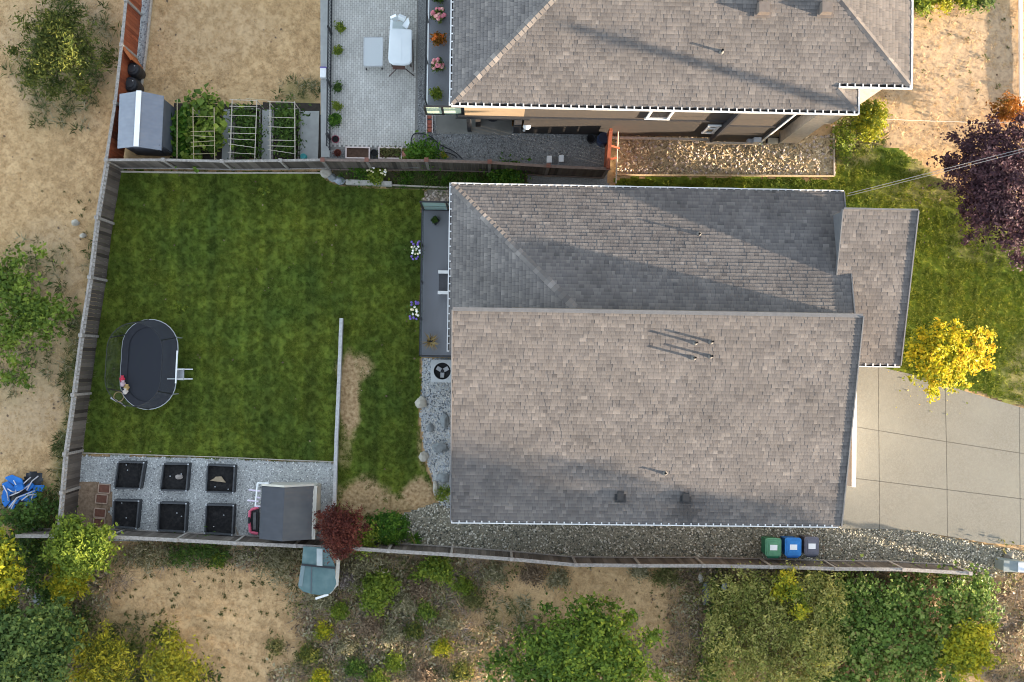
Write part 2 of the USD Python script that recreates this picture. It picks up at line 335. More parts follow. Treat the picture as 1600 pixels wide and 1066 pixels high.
AGG = None
def blended(name, layers, rough=.95, bump=.35, bscale=25, bdist=.03):
    """colour from a base ramp over noise, then further ramps mixed in by the mesh's own masks"""
    n = {'geo': ('geometry', {}), 'p': ('principled_bsdf', {'roughness': rough, 'specular_ior_level': .15}), 'nb': ('noise_texture', {'scale': bscale, 'detail': 5.0}), 'bu': ('bump', {'strength': bump, 'distance': bdist})}
    l = [('geo.position', 'nb.vector'), ('nb.fac', 'bu.height'), ('bu.normal', 'p.normal')]; last = None
    for i, (mask, cols, scale, stretch) in enumerate(layers):
        n[f'n{i}'] = ('noise_texture', {'scale': scale, 'detail': 8.0, 'roughness': .68}); n[f'r{i}'] = ('rgb_ramp', {'ramp': [(.28 + .44 * a, b) for a, b in ramp(cols)]})
        if stretch:
            n[f'm{i}'] = ('mapping', {'scale': stretch}); l += [('geo.position', f'm{i}.vector'), (f'm{i}.vector', f'n{i}.vector')]
        else: l.append(('geo.position', f'n{i}.vector'))
        l.append((f'n{i}.fac', f'r{i}.fac'))
        if last is None: last = f'r{i}.color'
        else:
            n[f'x{i}'] = ('mix', {'mix_type': 'mix'})
            if isinstance(mask, str): n[f'a{i}'] = ('attribute', {'attribute': mask}); l.append((f'a{i}.fac', f'x{i}.fac'))
            else:
                n[f'q{i}'] = ('noise_texture', {'scale': mask[0], 'detail': 3.0}); n[f'z{i}'] = ('map_range', {'from_min': mask[1], 'from_max': mask[2], 'to_min': 0.0, 'to_max': mask[3], 'clamp': True})
                l += [('geo.position', f'q{i}.vector'), (f'q{i}.fac', f'z{i}.value'), (f'z{i}.result', f'x{i}.fac')]
            l += [(last, f'x{i}.color1'), (f'r{i}.color', f'x{i}.color2')]; last = f'x{i}.color'
    l.append((last, 'p.base_color'))
    _mats[name] = usdkit.material(stage, '/World/Looks/' + name, n, l, surface='p.BSDF')
    return _mats[name]

AGG = blended('aggregate', [(None, [(.165, .158, .134), (.195, .188, .162), (.23, .222, .194)], 14, None), ((.5, .42, .7, .7), [(.195, .19, .162), (.235, .228, .196)], 5, None), ((.8, .58, .75, .4), [(.15, .143, .118), (.185, .178, .15)], 9, None)], bump=.25, bscale=45, bdist=.02)
TAN = [(.33, .21, .11), (.59, .39, .2), (.7, .48, .26)]
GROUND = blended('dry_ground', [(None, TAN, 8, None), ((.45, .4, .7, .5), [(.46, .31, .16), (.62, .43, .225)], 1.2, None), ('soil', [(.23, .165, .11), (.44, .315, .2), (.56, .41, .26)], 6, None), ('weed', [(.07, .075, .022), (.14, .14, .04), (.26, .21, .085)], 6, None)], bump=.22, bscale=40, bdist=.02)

def grassmat(name, cols, drycols, use_tone, trans):
    """mown grass: upright and crosswise mowing streaks, yellowish and dark patches, all by place, so that blades and turf agree"""
    n = {'geo': ('geometry', {}), 'p': ('principled_bsdf', {'roughness': .8, 'specular_ior_level': .15})}; l = []
    def nz(k, scale, stretch, lo, hi, a, b):
        n['m' + k] = ('mapping', {'scale': stretch}); n['n' + k] = ('noise_texture', {'scale': scale, 'detail': 4.0, 'roughness': .6}); n['r' + k] = ('rgb_ramp', {'ramp': [(lo, a), (hi, b)]})
        l.extend([('geo.position', f'm{k}.vector'), (f'm{k}.vector', f'n{k}.vector'), (f'n{k}.fac', f'r{k}.fac')])
    def mul(k, a, b, last):
        n['x' + k] = ('mix', {'mix_type': 'multiply', 'fac': 1.0}); l.extend([(a, f'x{k}.color1'), (b, f'x{k}.color2')]); return f'x{k}.color'
    n['rt'] = ('rgb_ramp', {'ramp': ramp(cols)})
    if use_tone: n['at'] = ('attribute', {'attribute': 'tone'}); l.append(('at.fac', 'rt.fac'))
    else: n['nt'] = ('noise_texture', {'scale': 11.0, 'detail': 6.0}); l.extend([('geo.position', 'nt.vector'), ('nt.fac', 'rt.fac')])
    nz('v', 1.7, (1, .02, 1), .36, .64, (.76, .78, .8), (1.26, 1.22, 1.12)); nz('h', 1.2, (.05, 1, 1), .4, .66, (.9, .91, .9), (1.14, 1.12, 1.05))
    nz('p', .32, (1, 1, 1), .35, .65, (.78, .86, .9), (1.26, 1.12, 1.0)); nz('f', 4.5, (1, 1, 1), .3, .7, (.86, .88, .9), (1.16, 1.13, 1.08))
    last = 'rt.color'
    for k in 'vhpf': last = mul(k, last, f'r{k}.color', last)
    if drycols:
        n['nd'] = ('noise_texture', {'scale': 7.0, 'detail': 6.0}); n['rd'] = ('rgb_ramp', {'ramp': [(.28 + .44 * a, b) for a, b in ramp(drycols)]}); n['ad'] = ('attribute', {'attribute': 'dry'}); n['xd'] = ('mix', {'mix_type': 'mix'})
        l.extend([('geo.position', 'nd.vector'), ('nd.fac', 'rd.fac'), ('ad.fac', 'xd.fac'), (last, 'xd.color1'), ('rd.color', 'xd.color2')]); last = 'xd.color'
    l.append((last, 'p.base_color')); out = 'p.BSDF'
    if trans:
        n['t'] = ('translucent_bsdf', {}); n['mc'] = ('mix_closure', {'fac': trans}); l.extend([(last, 't.color'), ('p.BSDF', 'mc.closure1'), ('t.BSDF', 'mc.closure2')]); out = 'mc.closure'
    _mats[name] = usdkit.material(stage, '/World/Looks/' + name, n, l, surface=out)
    return _mats[name]
BACKG = [(.038, .065, .007), (.073, .11, .013), (.108, .147, .023), (.172, .188, .042)]
LAWN = grassmat('lawn_turf', BACKG, [(.2, .125, .06), (.36, .24, .125), (.5, .36, .2)], False, 0)
LAWNBLADE = grassmat('lawn_blade', BACKG, None, True, .25)
FRONTG = [(.042, .072, .007), (.082, .122, .011), (.125, .165, .018), (.19, .2, .03)]
FRONTTURF = grassmat('front_turf', FRONTG, [(.2, .14, .07), (.36, .26, .135), (.5, .37, .2)], False, 0)
FRONTBLADE = grassmat('front_blade', FRONTG, None, True, .3)

# ------------------------------------------------------------------ ground, lawns, gravel
gx = np.unique(np.concatenate([np.linspace(-260, -24, 12), np.arange(-24, 26, .14), np.linspace(26, 260, 12)]))
gy = np.unique(np.concatenate([np.linspace(-260, -17, 12), np.arange(-17, 19, .14), np.linspace(19, 260, 12)]))
GX, GY = np.meshgrid(gx, gy); gi = np.arange(GX.size).reshape(GX.shape)
gq = np.stack([gi[:-1, :-1], gi[:-1, 1:], gi[1:, 1:], gi[1:, :-1]], -1).reshape(-1, 4)
fx, fy = GX.ravel(), GY.ravel()
def soil_and_dimming_of(x, y):
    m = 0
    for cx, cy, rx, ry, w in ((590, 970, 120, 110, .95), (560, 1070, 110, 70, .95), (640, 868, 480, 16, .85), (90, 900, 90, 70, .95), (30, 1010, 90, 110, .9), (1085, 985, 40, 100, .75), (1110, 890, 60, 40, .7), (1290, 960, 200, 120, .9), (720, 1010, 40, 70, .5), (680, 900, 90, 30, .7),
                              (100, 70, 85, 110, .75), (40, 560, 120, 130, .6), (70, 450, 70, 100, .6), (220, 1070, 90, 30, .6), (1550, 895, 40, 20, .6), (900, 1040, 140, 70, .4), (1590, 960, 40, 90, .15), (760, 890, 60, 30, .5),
                              (1510, 95, 130, 110, .95), (1450, 205, 90, 34, .8), (1590, 960, 60, 120, .6), (1540, 40, 60, 50, .35), (330, 40, 100, 60, .3), (1350, 215, 60, 30, .4)):  # upper right yard: sparser grass, soil colour also painted in to dim overlit ground
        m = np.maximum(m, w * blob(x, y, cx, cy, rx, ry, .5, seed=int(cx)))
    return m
def weed_of(x, y):
    m = 0
    for cx, cy, rx, ry, w in ((120, 600, 22, 110, .9), (105, 720, 20, 60, .9), (60, 800, 60, 50, .9), (150, 420, 18, 60, .45), (300, 865, 130, 16, .75), (440, 870, 60, 20, .6), (470, 150, 30, 28, .7), (1340, 225, 40, 40, .7), (600, 1010, 120, 60, .25), (30, 500, 90, 110, .35), (100, 90, 70, 80, .5), (1110, 900, 40, 40, .4), (170, 1020, 100, 50, .5), (60, 900, 70, 60, .7), (520, 900, 60, 30, .4), (640, 930, 90, 50, .45), (590, 1040, 110, 40, .4), (800, 1000, 60, 60, .5), (1110, 990, 30, 90, .4)):
        m = np.maximum(m, w * blob(x, y, cx, cy, rx, ry, .7, seed=int(cx) + 7))
    return m
near = (np.abs(fx) < 27) & (np.abs(fy) < 20)
gs, gw, gz = np.zeros(len(fx)), np.zeros(len(fx)), np.zeros(len(fx))
gs[near], gw[near] = soil_and_dimming_of(fx[near], fy[near]), weed_of(fx[near], fy[near])
gz = -.03 - .05 * meshkit.fbm(np.stack([fx * .9, fy * .9, fx * 0], -1), 3, 5)
gz += -.35 * np.clip((np.abs(fx) - 30) / 60, 0, 1)
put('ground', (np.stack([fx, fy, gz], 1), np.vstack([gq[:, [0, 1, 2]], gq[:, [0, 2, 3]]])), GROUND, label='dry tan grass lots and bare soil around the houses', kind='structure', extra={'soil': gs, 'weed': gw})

LAWN_PG = poly([(168, 266), (330, 268), (500, 270), (509, 282), (530, 291), (600, 294), (660, 298), (664, 312), (658, 330), (657, 560), (657, 600), (652, 640), (658, 690), (662, 725), (672, 755), (676, 772), (670, 786), (640, 796), (600, 803), (560, 812), (523, 806), (525, 722), (130, 708)])
v, f = sheet(LAWN_PG, .07, .012, .06, 3)
def dry_back(x, y):
    m = 0
    for cx, cy, rx, ry, w in ((546, 615, 15, 70, 1), (555, 578, 26, 22, .9), (565, 780, 40, 32, .95), (600, 790, 50, 18, .9), (658, 775, 28, 26, 1), (660, 690, 8, 50, .5), (540, 700, 10, 40, .45)):
        m = np.maximum(m, w * blob(x, y, cx, cy, rx, ry, .45, seed=int(cx) + 3, amp=.35, freq=.035))
    return m
put('lawn', (v, f), LAWN, label='mown green back lawn with bare brown patches by the timber wall', kind='structure', extra={'dry': dry_back(v[:, 0], v[:, 1])})
FRONT_PG = poly([(962, 277), (1303, 278), (1310, 250), (1345, 228), (1400, 232), (1440, 258), (1480, 285), (1530, 330), (1600, 380), (1720, 420), (1720, 690), (1600, 636), (1500, 607), (1420, 585), (1370, 575), (1370, 560), (1300, 340), (962, 340)])
v2, f2 = sheet(FRONT_PG, .09, .012, .18, 9)
def dry_front(x, y):
    m = 0
    for cx, cy, rx, ry, w in ((1330, 240, 40, 20, .5), (1450, 300, 70, 22, .45), (1600, 590, 40, 50, .5), (1480, 260, 60, 26, .6), (1560, 370, 70, 40, .3)):
        m = np.maximum(m, w * blob(x, y, cx, cy, rx, ry, .8, seed=int(cx) + 3))
    return m
put('lawn', (v2, f2), FRONTTURF, label='sunlit green front lawn between the house and the driveway', kind='structure', extra={'dry': dry_front(v2[:, 0], v2[:, 1])})

def gravelmat(name, a, b, c): return mat(name, [a, b, c], 26, .9, 9, .9, 30, bdist=.03)
GR_GREY = gravelmat('grey_gravel', (.24, .24, .23), (.43, .43, .41), (.62, .62, .59))
GR_BROWN = gravelmat('brown_gravel', (.1, .092, .066), (.22, .2, .15), (.4, .365, .29))
GR_DARK = gravelmat('shaded_gravel', (.1, .1, .1), (.22, .22, .215), (.38, .38, .37))  # grey gravel with shade put into a darker colour
GR_BARK = gravelmat('bark_gravel', (.22, .165, .09), (.42, .325, .19), (.58, .47, .3))
def gravel(label, pts, m, z=.008, ragged=.05, res=.1, seed=2):
    pg = poly(pts); put('gravel', sheet(pg, res, z, ragged, seed), m, label=label, kind='structure'); return pg
YARD = gravel('pale grey gravel yard around the six black planters', [(127, 711), (330, 716), (524, 724), (523, 856), (98, 842), (104, 800), (112, 760)], GR_GREY, ragged=.02)
SOUTH = gravel('grey and brown pebble strip between the house and the lower fence', [(634, 802), (690, 782), (720, 782), (720, 800), (1290, 806), (1335, 826), (1420, 828), (1480, 840), (1600, 862), (1720, 880), (1720, 905), (1600, 892), (1540, 905), (1480, 896), (1300, 890), (1000, 884), (700, 868), (640, 860), (580, 852), (600, 818)], GR_BROWN, .006)
WEST = gravel('blue grey pebble bed beside the air conditioner', [(660, 560), (730, 560), (730, 800), (688, 790), (680, 760), (668, 725), (661, 690), (657, 640)], GR_GREY, .007)
NWBED = gravel('small bed of pale stones north of the deck', [(666, 298), (730, 298), (730, 318), (658, 316)], GR_BROWN, .009)
YARDSOIL = poly([(112, 755), (150, 752), (178, 770), (174, 800), (178, 832), (100, 838), (104, 800)])
put('bare_soil', sheet(YARDSOIL, .08, .016, .12, 4), mat('bare_soil', [(.13, .08, .05), (.27, .185, .12), (.36, .26, .18)], 7, .95, 7, .5, 30), label='brown bare soil in the corner of the gravel yard', kind='structure')
SIDEYARD = gravel('gravel strip coloured as if in shade between the upper fence and the house', [(822, 268), (950, 270), (955, 330), (822, 330)], GR_DARK, .006)
STRIP = poly([(508, 268), (822, 266), (822, 300), (700, 305), (668, 296), (530, 289), (512, 280)])
put('planting_bed', sheet(STRIP, .09, .005, .03, 6), blended('bed_earth', [(None, [(.045, .035, .022), (.09, .07, .045), (.15, .12, .08)], 8, None), ((.5, .45, .6, .8), [(.03, .05, .01), (.06, .09, .02)], 10, None)]), label='narrow planting bed with grass and weeds below the brown fence', kind='structure')
GRBED = gravel('bark and gravel bed beside the upper house', [(962, 208), (1306, 212), (1304, 274), (962, 272)], GR_BARK, .01, 0)

# driveway: slabs with open joints on a dark base
DRIVE = poly([(1290, 571), (1372, 573), (1420, 584), (1500, 609), (1600, 638), (1760, 690), (1760, 880), (1600, 852), (1545, 849), (1480, 838), (1420, 828), (1340, 826), (1311, 826), (1311, 812), (1290, 812)])
put('driveway', prism(DRIVE.buffer(-.02), -.02, .012), mat('joint_dirt', [(.09, .08, .07), (.16, .14, .12)], 8, .95), label='exposed aggregate driveway laid as large slabs', kind='structure')
drv = stage.GetPrimAtPath('/World/driveway')
J = [[(1374, 540), (1372, 600), (1373, 700), (1374, 860)], [(1477, 560), (1477, 640), (1479, 740), (1480, 880)], [(1592, 600), (1594, 900)], [(1280, 665), (1337, 667), (1373, 673), (1477, 690), (1600, 709), (1780, 737)], [(1280, 744), (1340, 748), (1374, 752), (1478, 765), (1600, 780), (1780, 800)]]
cut = unary_union([LineString([at(*p)[:2] for p in j]).buffer(.0065) for j in J])
for g in DRIVE.difference(cut).geoms:
    if g.area > .1: put('slab', prism(g.buffer(-.004), .004, .035), AGG, drv)

# ------------------------------------------------------------------ shingle roofs
P = .27; KV = math.sqrt(1 + P * P)
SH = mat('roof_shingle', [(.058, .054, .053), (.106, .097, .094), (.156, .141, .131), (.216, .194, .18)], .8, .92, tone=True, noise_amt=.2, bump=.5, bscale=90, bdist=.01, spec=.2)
UNDER = mat('roof_underlay', [(.03, .03, .032), (.05, .05, .052)], 5, .95)
TRIMG = mat('grey_trim', [(.1, .1, .105), (.135, .135, .14)], 5, .6)

def slope(plan, o, u2, v2, z0, rng, tabs, expo=.135, soot=None):
    """courses of shingle tabs over a roof plane: o an eave point, u2 along the eave, v2 up the slope (in plan)"""
    u2, v2 = np.asarray(u2, float), np.asarray(v2, float); o = np.asarray(o, float)
    q = [((np.array(c) - o) @ u2, ((np.array(c) - o) @ v2) * KV) for c in plan]; pg = Polygon(q); ok = prep(pg.buffer(-1e-3))
    U = np.array([*u2, 0.0]); V = np.array([*v2, P]) / KV; N = np.cross(U, V); N = N if N[2] > 0 else -N; O = np.array([*o, z0])
    x0, y0, x1, y1 = pg.bounds; r = 0; v = y0 - .03; wtone = 0
    while v < y1:
        u = x0 - rng.uniform(0, .3)
        while u < x1:
            w = rng.choice([.12, .15, .19, .24, .3], p=[.2, .3, .25, .17, .08]) * rng.uniform(.9, 1.1)
            tab = sbox(u + .003, v, u + w - .003, v + expo + .02)
            if not ok.contains(tab):
                tab = tab.intersection(pg) if tab.intersects(pg) else None
                if tab is None or tab.geom_type != 'Polygon' or tab.area < .004: u += w; continue
            c = np.array(tab.exterior.coords)[:-1]
            if Polygon(c).exterior.is_ccw is False: c = c[::-1]
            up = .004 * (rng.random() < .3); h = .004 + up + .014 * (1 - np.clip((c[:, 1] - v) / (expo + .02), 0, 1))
            top = O + c[:, :1] * U + c[:, 1:] * V + h[:, None] * N; n = len(c)
            bot = O + c[:, :1] * U + c[:, 1:] * V - .004 * N
            i = np.arange(n); k = (i + 1) % n
            fc = np.vstack([np.stack([0 * i[1:-1], i[1:-1], i[2:]], 1), np.stack([i, n + i, n + k], 1), np.stack([i, n + k, k], 1)])
            if np.dot(np.cross(U, V), N) < 0: fc = fc[:, ::-1]
            t = np.clip(rng.normal(.47, .09) + (.17 if rng.random() < .06 else 0), 0, 1)
            if soot is not None: t = max(0, t - .5 * math.exp(-((np.hypot(*(top[:n, :2].mean(0) - soot[:2])) / soot[2]) ** 2)))
            tv = np.clip(t + .07 - .24 * np.clip((c[:, 1] - v) / (expo + .02), 0, 1) ** 1.5, 0, 1); tabs.append((np.vstack([top, bot]), fc, np.concatenate([tv, tv]), tab.area)); u += w  # upper edge darker: granule band that also paints in the course shadow line
        v += expo
    return pg

def deck_slab(name, parent, plan, zf, th=.16, m=None):
    pts = np.array([[*c, zf(*c)] for c in plan]); n = len(pts); pgn = Polygon(plan)
    if not pgn.exterior.is_ccw: pts = pts[::-1]
    tri = trimesh.creation.triangulate_polygon(Polygon(pts[:, :2]), engine='earcut')
    tv = np.array([[*c, zf(*c)] for c in tri[0]]); k = len(tv); tf = np.asarray(tri[1])
    i = np.arange(n); j = (i + 1) % n
    side = cat_([(np.vstack([pts, pts - [0, 0, th]]), np.vstack([np.stack([i, n + i, n + j], 1), np.stack([i, n + j, j], 1)]))])
    return put(name, cat_([(tv, tf), (tv - [0, 0, th], tf[:, ::-1]), side]), m or UNDER, parent)

def lay_tabs(house, tabs, single=300):
    tabs.sort(key=lambda t: -t[3])
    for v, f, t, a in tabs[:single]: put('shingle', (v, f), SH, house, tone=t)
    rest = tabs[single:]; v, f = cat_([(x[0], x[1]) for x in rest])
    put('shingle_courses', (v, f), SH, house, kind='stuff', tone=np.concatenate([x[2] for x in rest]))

def caps(house, a, b, rng, step=.19, w=.3, name='ridge_cap'):
    """bent cap shingles along a hip or ridge, lapping upwards"""
    a, b = np.asarray(a, float), np.asarray(b, float); L = np.linalg.norm(b - a); d = (b - a) / L; s = np.cross([0, 0, 1.0], d); s /= np.linalg.norm(s); n = int(L / step)
    for i in range(n):
        p0, p1 = a + d * step * i, a + d * (step * i + step * 1.25); k = .05; z0, z1 = np.array([0, 0, .05]), np.array([0, 0, .03]); ww = w / 2 * rng.uniform(.92, 1.05)
        rows = [(-ww, -k), (0, 0), (ww, -k)]
        v = np.array([p + s * x + [0, 0, y] + z for p, z in ((p0, z0), (p1, z1)) for x, y in rows] + [p + s * x + [0, 0, y - .012] + z for p, z in ((p0, z0), (p1, z1)) for x, y in rows])
        f = np.array([[0, 1, 4], [0, 4, 3], [1, 2, 5], [1, 5, 4], [0, 6, 7], [0, 7, 1], [1, 7, 8], [1, 8, 2], [0, 3, 9], [0, 9, 6], [2, 8, 11], [2, 11, 5], [6, 9, 10], [6, 10, 7], [7, 10, 11], [7, 11, 8]])
        put(name, (v, f), SH, house, tone=np.clip(rng.normal(.55, .18), 0, 1))

GUTW = mat('gutter_white', [(.52, .51, .5), (.66, .65, .64)], 2, .5); GUTD = mat('gutter_dirt', [(.02, .018, .016), (.05, .045, .04)], 6, .95)
def gutter(house, a, b, out, step=.28, trough=.07, lip=.04, tick=.1, m=None):
    """a white trough along an eave with a hanger every few hands"""
    a, b, o = np.asarray(a, float), np.asarray(b, float), np.array([*out, 0.0]); L = np.linalg.norm(b - a); d = (b - a) / L
    g = put('gutter', cat_([beam(a + o * (trough + lip / 2), b + o * (trough + lip / 2), lip, .11), beam(a + o * trough / 2 - [0, 0, .055], b + o * trough / 2 - [0, 0, .055], trough, .01)]), m or GUTW, house)
    put('gutter_debris_shade', beam(a + o * trough / 2 - [0, 0, .045], b + o * trough / 2 - [0, 0, .045], trough - .006, .008), GUTD, g)  # dark trough floor: dirt with the trough shadow painted in
    for i in range(int(L / step) + 1):
        p = a + d * min(L, step * i + .02) + [0, 0, .055]
        put('gutter_bracket', beam(p + o * (trough + lip * .5), p + o * (trough - tick), .045, .02), GUTW, g)

# ------------------------------------------------------------------ the main house
rng = np.random.default_rng(11)
home = thing('house', 'grey shingle roofed house in the middle with a west deck and a driveway', 'house')
X0, X1, YN, YS, YR, ZE = -1.42, 13.42, 6.62, -5.98, 1.83, 5.0
ZN, ZS = ZE + P * (YN - YR), ZE + P * (YR - YS)
APX = (X0 + YN - YR, YR)
STUCCO = mat('taupe_stucco', [(.2, .165, .13), (.27, .225, .18)], 3, .9, 6, .2, 50)
zN = lambda x, y: ZE + P * (YN - y); zS = lambda x, y: ZE + P * (y - YS); zW = lambda x, y: ZE + P * (x - X0)
planN = [(X0, YN), (X1 - .03, YN), (X1 - .03, YR), APX]
planW = [(X0, YN), APX, (X0 + 1.9, YR - 1.5), (X0 + 1.9, .35), (X0, .35)]
planS = [(X0 + .2, YS), (X1, YS), (X1, YR), (X0 + .2, YR)]
PX0, PX1, PYN, PYS = 12.9, 15.62, 5.74, .1; zP = lambda x, y: ZE + P * (y - PYS)
planP = [(PX0, PYS), (PX1, PYS), (PX1, PYN), (PX0, PYN)]
tabs = []
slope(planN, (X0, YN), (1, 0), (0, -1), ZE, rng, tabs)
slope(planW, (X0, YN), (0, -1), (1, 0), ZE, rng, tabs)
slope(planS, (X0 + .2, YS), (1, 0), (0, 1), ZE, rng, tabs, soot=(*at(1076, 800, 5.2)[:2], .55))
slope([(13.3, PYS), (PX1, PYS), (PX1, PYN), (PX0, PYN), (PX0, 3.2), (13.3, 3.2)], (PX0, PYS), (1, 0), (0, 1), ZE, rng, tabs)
for nm, pl, zf in (('roof', planN, zN), ('roof', planW, zW), ('roof', planS, zS), ('roof', planP, zP)): deck_slab(nm, home, pl, zf)
lay_tabs(home, tabs)
caps(home, (X0, YN, ZE), (*APX, ZN), rng)
put('wall', cat_([(lambda v, f: (v, f))(*bx(((X0 + X1) / 2 + 1, YR + .06, (ZN + ZS) / 2 - .08), (X1 - X0 - 2.6, .1, ZS - ZN - .02)))]), STUCCO, home)
put('ridge_trim', beam((X0 + .2, YR + .01, ZS + .015), (X1, YR + .01, ZS + .015), .14, .03), TRIMG, home)
for a, b in (((X1 + .02, YS, ZE - .02), (X1 + .02, YR, ZS - .02)), ((X0 + .18, YS, ZE - .02), (X0 + .18, YR, ZS - .02)), ((PX1 + .02, PYS, ZE - .02), (PX1 + .02, PYN, zP(0, PYN) - .02)), ((PX0 - .02, 3.4, zP(0, 3.4) - .06), (PX0 - .02, PYN, zP(0, PYN) - .06)), ((X1, YN, ZE - .02), (X1, YR, ZN - .02))):
    put('rake_board', beam(a, b, .04, .17), TRIMG, home)
put('roof_trim', beam((PX0, PYN + .02, zP(0, PYN)), (PX1, PYN + .02, zP(0, PYN)), .06, .12), TRIMG, home)
gutter(home, (X0, YN, ZE - .03), (X1, YN, ZE - .03), (0, 1), trough=.03, tick=.03)
gutter(home, (X0, .35, ZE - .03), (X0, YN + .06, ZE - .03), (-1, 0), trough=.03, tick=.06)
gutter(home, (X0 + .2, YS, ZE - .03), (X1 - .1, YS, ZE - .03), (0, -1), trough=.03, tick=.07)
gutter(home, (14.0, PYS, ZE - .03), (PX1, PYS, ZE - .03), (0, -1), trough=.05, tick=.1)
wx0, wx1, wy0, wy1 = -.4, 13.0, -5.6, 6.2
for c, s in ((((wx0 + wx1) / 2, wy0, 2.4), (wx1 - wx0, .2, 4.9)), (((wx0 + wx1) / 2, wy1, 2.4), (wx1 - wx0, .2, 4.9)), ((wx0 + .1, (wy0 + wy1) / 2, 2.4), (.2, wy1 - wy0 - .22, 4.9)), ((wx1 - .1, (wy0 + wy1) / 2, 2.4), (.2, wy1 - wy0 - .22, 4.9))):
    put('wall', bx(c, s), STUCCO, home)
put('wall', bx((14.2, PYN - .1, 2.8), (2.5, .16, 6.1)), STUCCO, home)
wv = [(PX0 + .03, y, z) for y, z in ((3.3, zP(0, 3.3) - .1), (PYN - .05, zP(0, PYN) - .1), (PYN - .05, 5.0), (3.3, 5.4))]; wv = np.array(wv + [(x + .1, y, z) for x, y, z in wv]); put('cheek_wall', (wv, np.array([[0, 1, 2], [0, 2, 3], [4, 6, 5], [4, 7, 6], [0, 4, 5], [0, 5, 1], [3, 2, 6], [3, 6, 7]])), TRIMG, home); put('wall', bx((15.25, 2.9, 2.4), (.16, 5.3, 4.8)), STUCCO, home)
gv = np.array([(wx1, YS + .35, 4.9), (wx1, YR, ZS - .2), (wx1, YR, 4.9), (wx1 - .15, YS + .35, 4.9), (wx1 - .15, YR, ZS - .2), (wx1 - .15, YR, 4.9)])
gf = np.array([[0, 2, 1], [3, 4, 5], [0, 1, 4], [0, 4, 3], [1, 2, 5], [1, 5, 4], [0, 3, 5], [0, 5, 2]])
put('gable', (gv, gf), STUCCO, home); put('gable', (gv + [wx0 - wx1 + .15, 0, 0], gf), STUCCO, home)
# garage bay that shows beyond the east gable
b0, b1 = at(1333, 612, 2.75), at(1338, 760, 2.75)
put('garage_bay', bx((b0[0] - .38, (b0[1] + b1[1]) / 2, 1.35), (.75, b0[1] - b1[1], 2.7)), mat('tan_stucco', [(.32, .26, .2), (.42, .35, .27)], 4, .85), home)
put('garage_trim', bx((b0[0] + .06, (b0[1] + b1[1]) / 2, 2.66), (.15, b0[1] - b1[1] + .06, .24)), WHITE, home)
put('garage_door', bx((b0[0] - .0, (b0[1] + b1[1]) / 2, 1.15), (.06, b0[1] - b1[1] - .5, 2.25)), WHITE, home)
put('garage_door', bx((wx1 + .02, -5.0, 1.1), (.06, 1.0, 2.1)), mat('dark_door', [(.03, .028, .035), (.045, .042, .05)], 4, .5), home)  # dark panel stands in for the shadow of the doorway
# roof vents
VENT = mat('vent_black', [(.012, .012, .013), (.03, .03, .032)], 8, .6); BOOT = mat('vent_boot', [(.1, .095, .09), (.16, .15, .14)], 8, .6)
def vent_pipe(house, px, py, zf, h=.34):
    p = at(px, py, 6.0); p = at(px, py, zf(*p[:2])); p = at(px, py, zf(*p[:2]))
    b = put('vent_pipe', lathe([(.03, h - .04), (.03, h), (.042, h), (.042, .05), (.04, -.03)], 12), VENT, house, loc=p)
    put('vent_flashing', lathe([(.034, .1), (.045, .09), (.075, .03), (.1, .0), (.1, -.04)], 12), BOOT, b)
for q in ((1086, 535.5), (1110.8, 534), (1084, 559), (1110, 556.5)): vent_pipe(home, *q, zS, .36)
vent_pipe(home, 1039, 739, zS, .2); vent_pipe(home, 1092, 366, zN, .18)
def box_vent(house, px, py, zf, s=(.26, .34, .17), m=None):
    p = at(px, py, 5.6); p = at(px, py, zf(*p[:2])); p = at(px, py, zf(*p[:2]))
    put('roof_vent', cat_([bx((0, 0, s[2] / 2), s, 0, .88), bx((0, 0, .01), (s[0] + .16, s[1] + .14, .03))]), m or mat('vent_grey', [(.022, .022, .024), (.038, .037, .038)], 6, .7), house, loc=p)
box_vent(home, 969, 775, zS); box_vent(home, 1071, 777, zS)
# west deck with glass rails
DZ = 1.0
d0, d1, d2 = at(662, 328, DZ), at(662, 556, DZ), at(700, 556, DZ)
dk = thing('deck', 'long grey vinyl deck along the west wall with black rails and glass panels', 'deck')
DECKM = mat('deck_vinyl', [(.19, .195, .215), (.235, .24, .262)], 30, .7, 3)
put('deck_floor', bx(((d0[0] - .4) / 2, (d0[1] + d1[1]) / 2, DZ - .06), (-.4 - d0[0], d0[1] - d1[1], .12)), DECKM, dk)
put('fascia', cat_([beam((d0[0] - .03, d1[1], DZ - .1), (d0[0] - .03, d0[1], DZ - .1), .05, .2), beam((d0[0], d1[1] - .03, DZ - .1), (-.4, d1[1] - .03, DZ - .1), .05, .2)]), DARKSLATE, dk)
GLASS = sheer('rail_glass', (.4, .6, .58), .25, .08); CLEARG = sheer('clear_rail_glass', (.5, .6, .6), .8, .08)
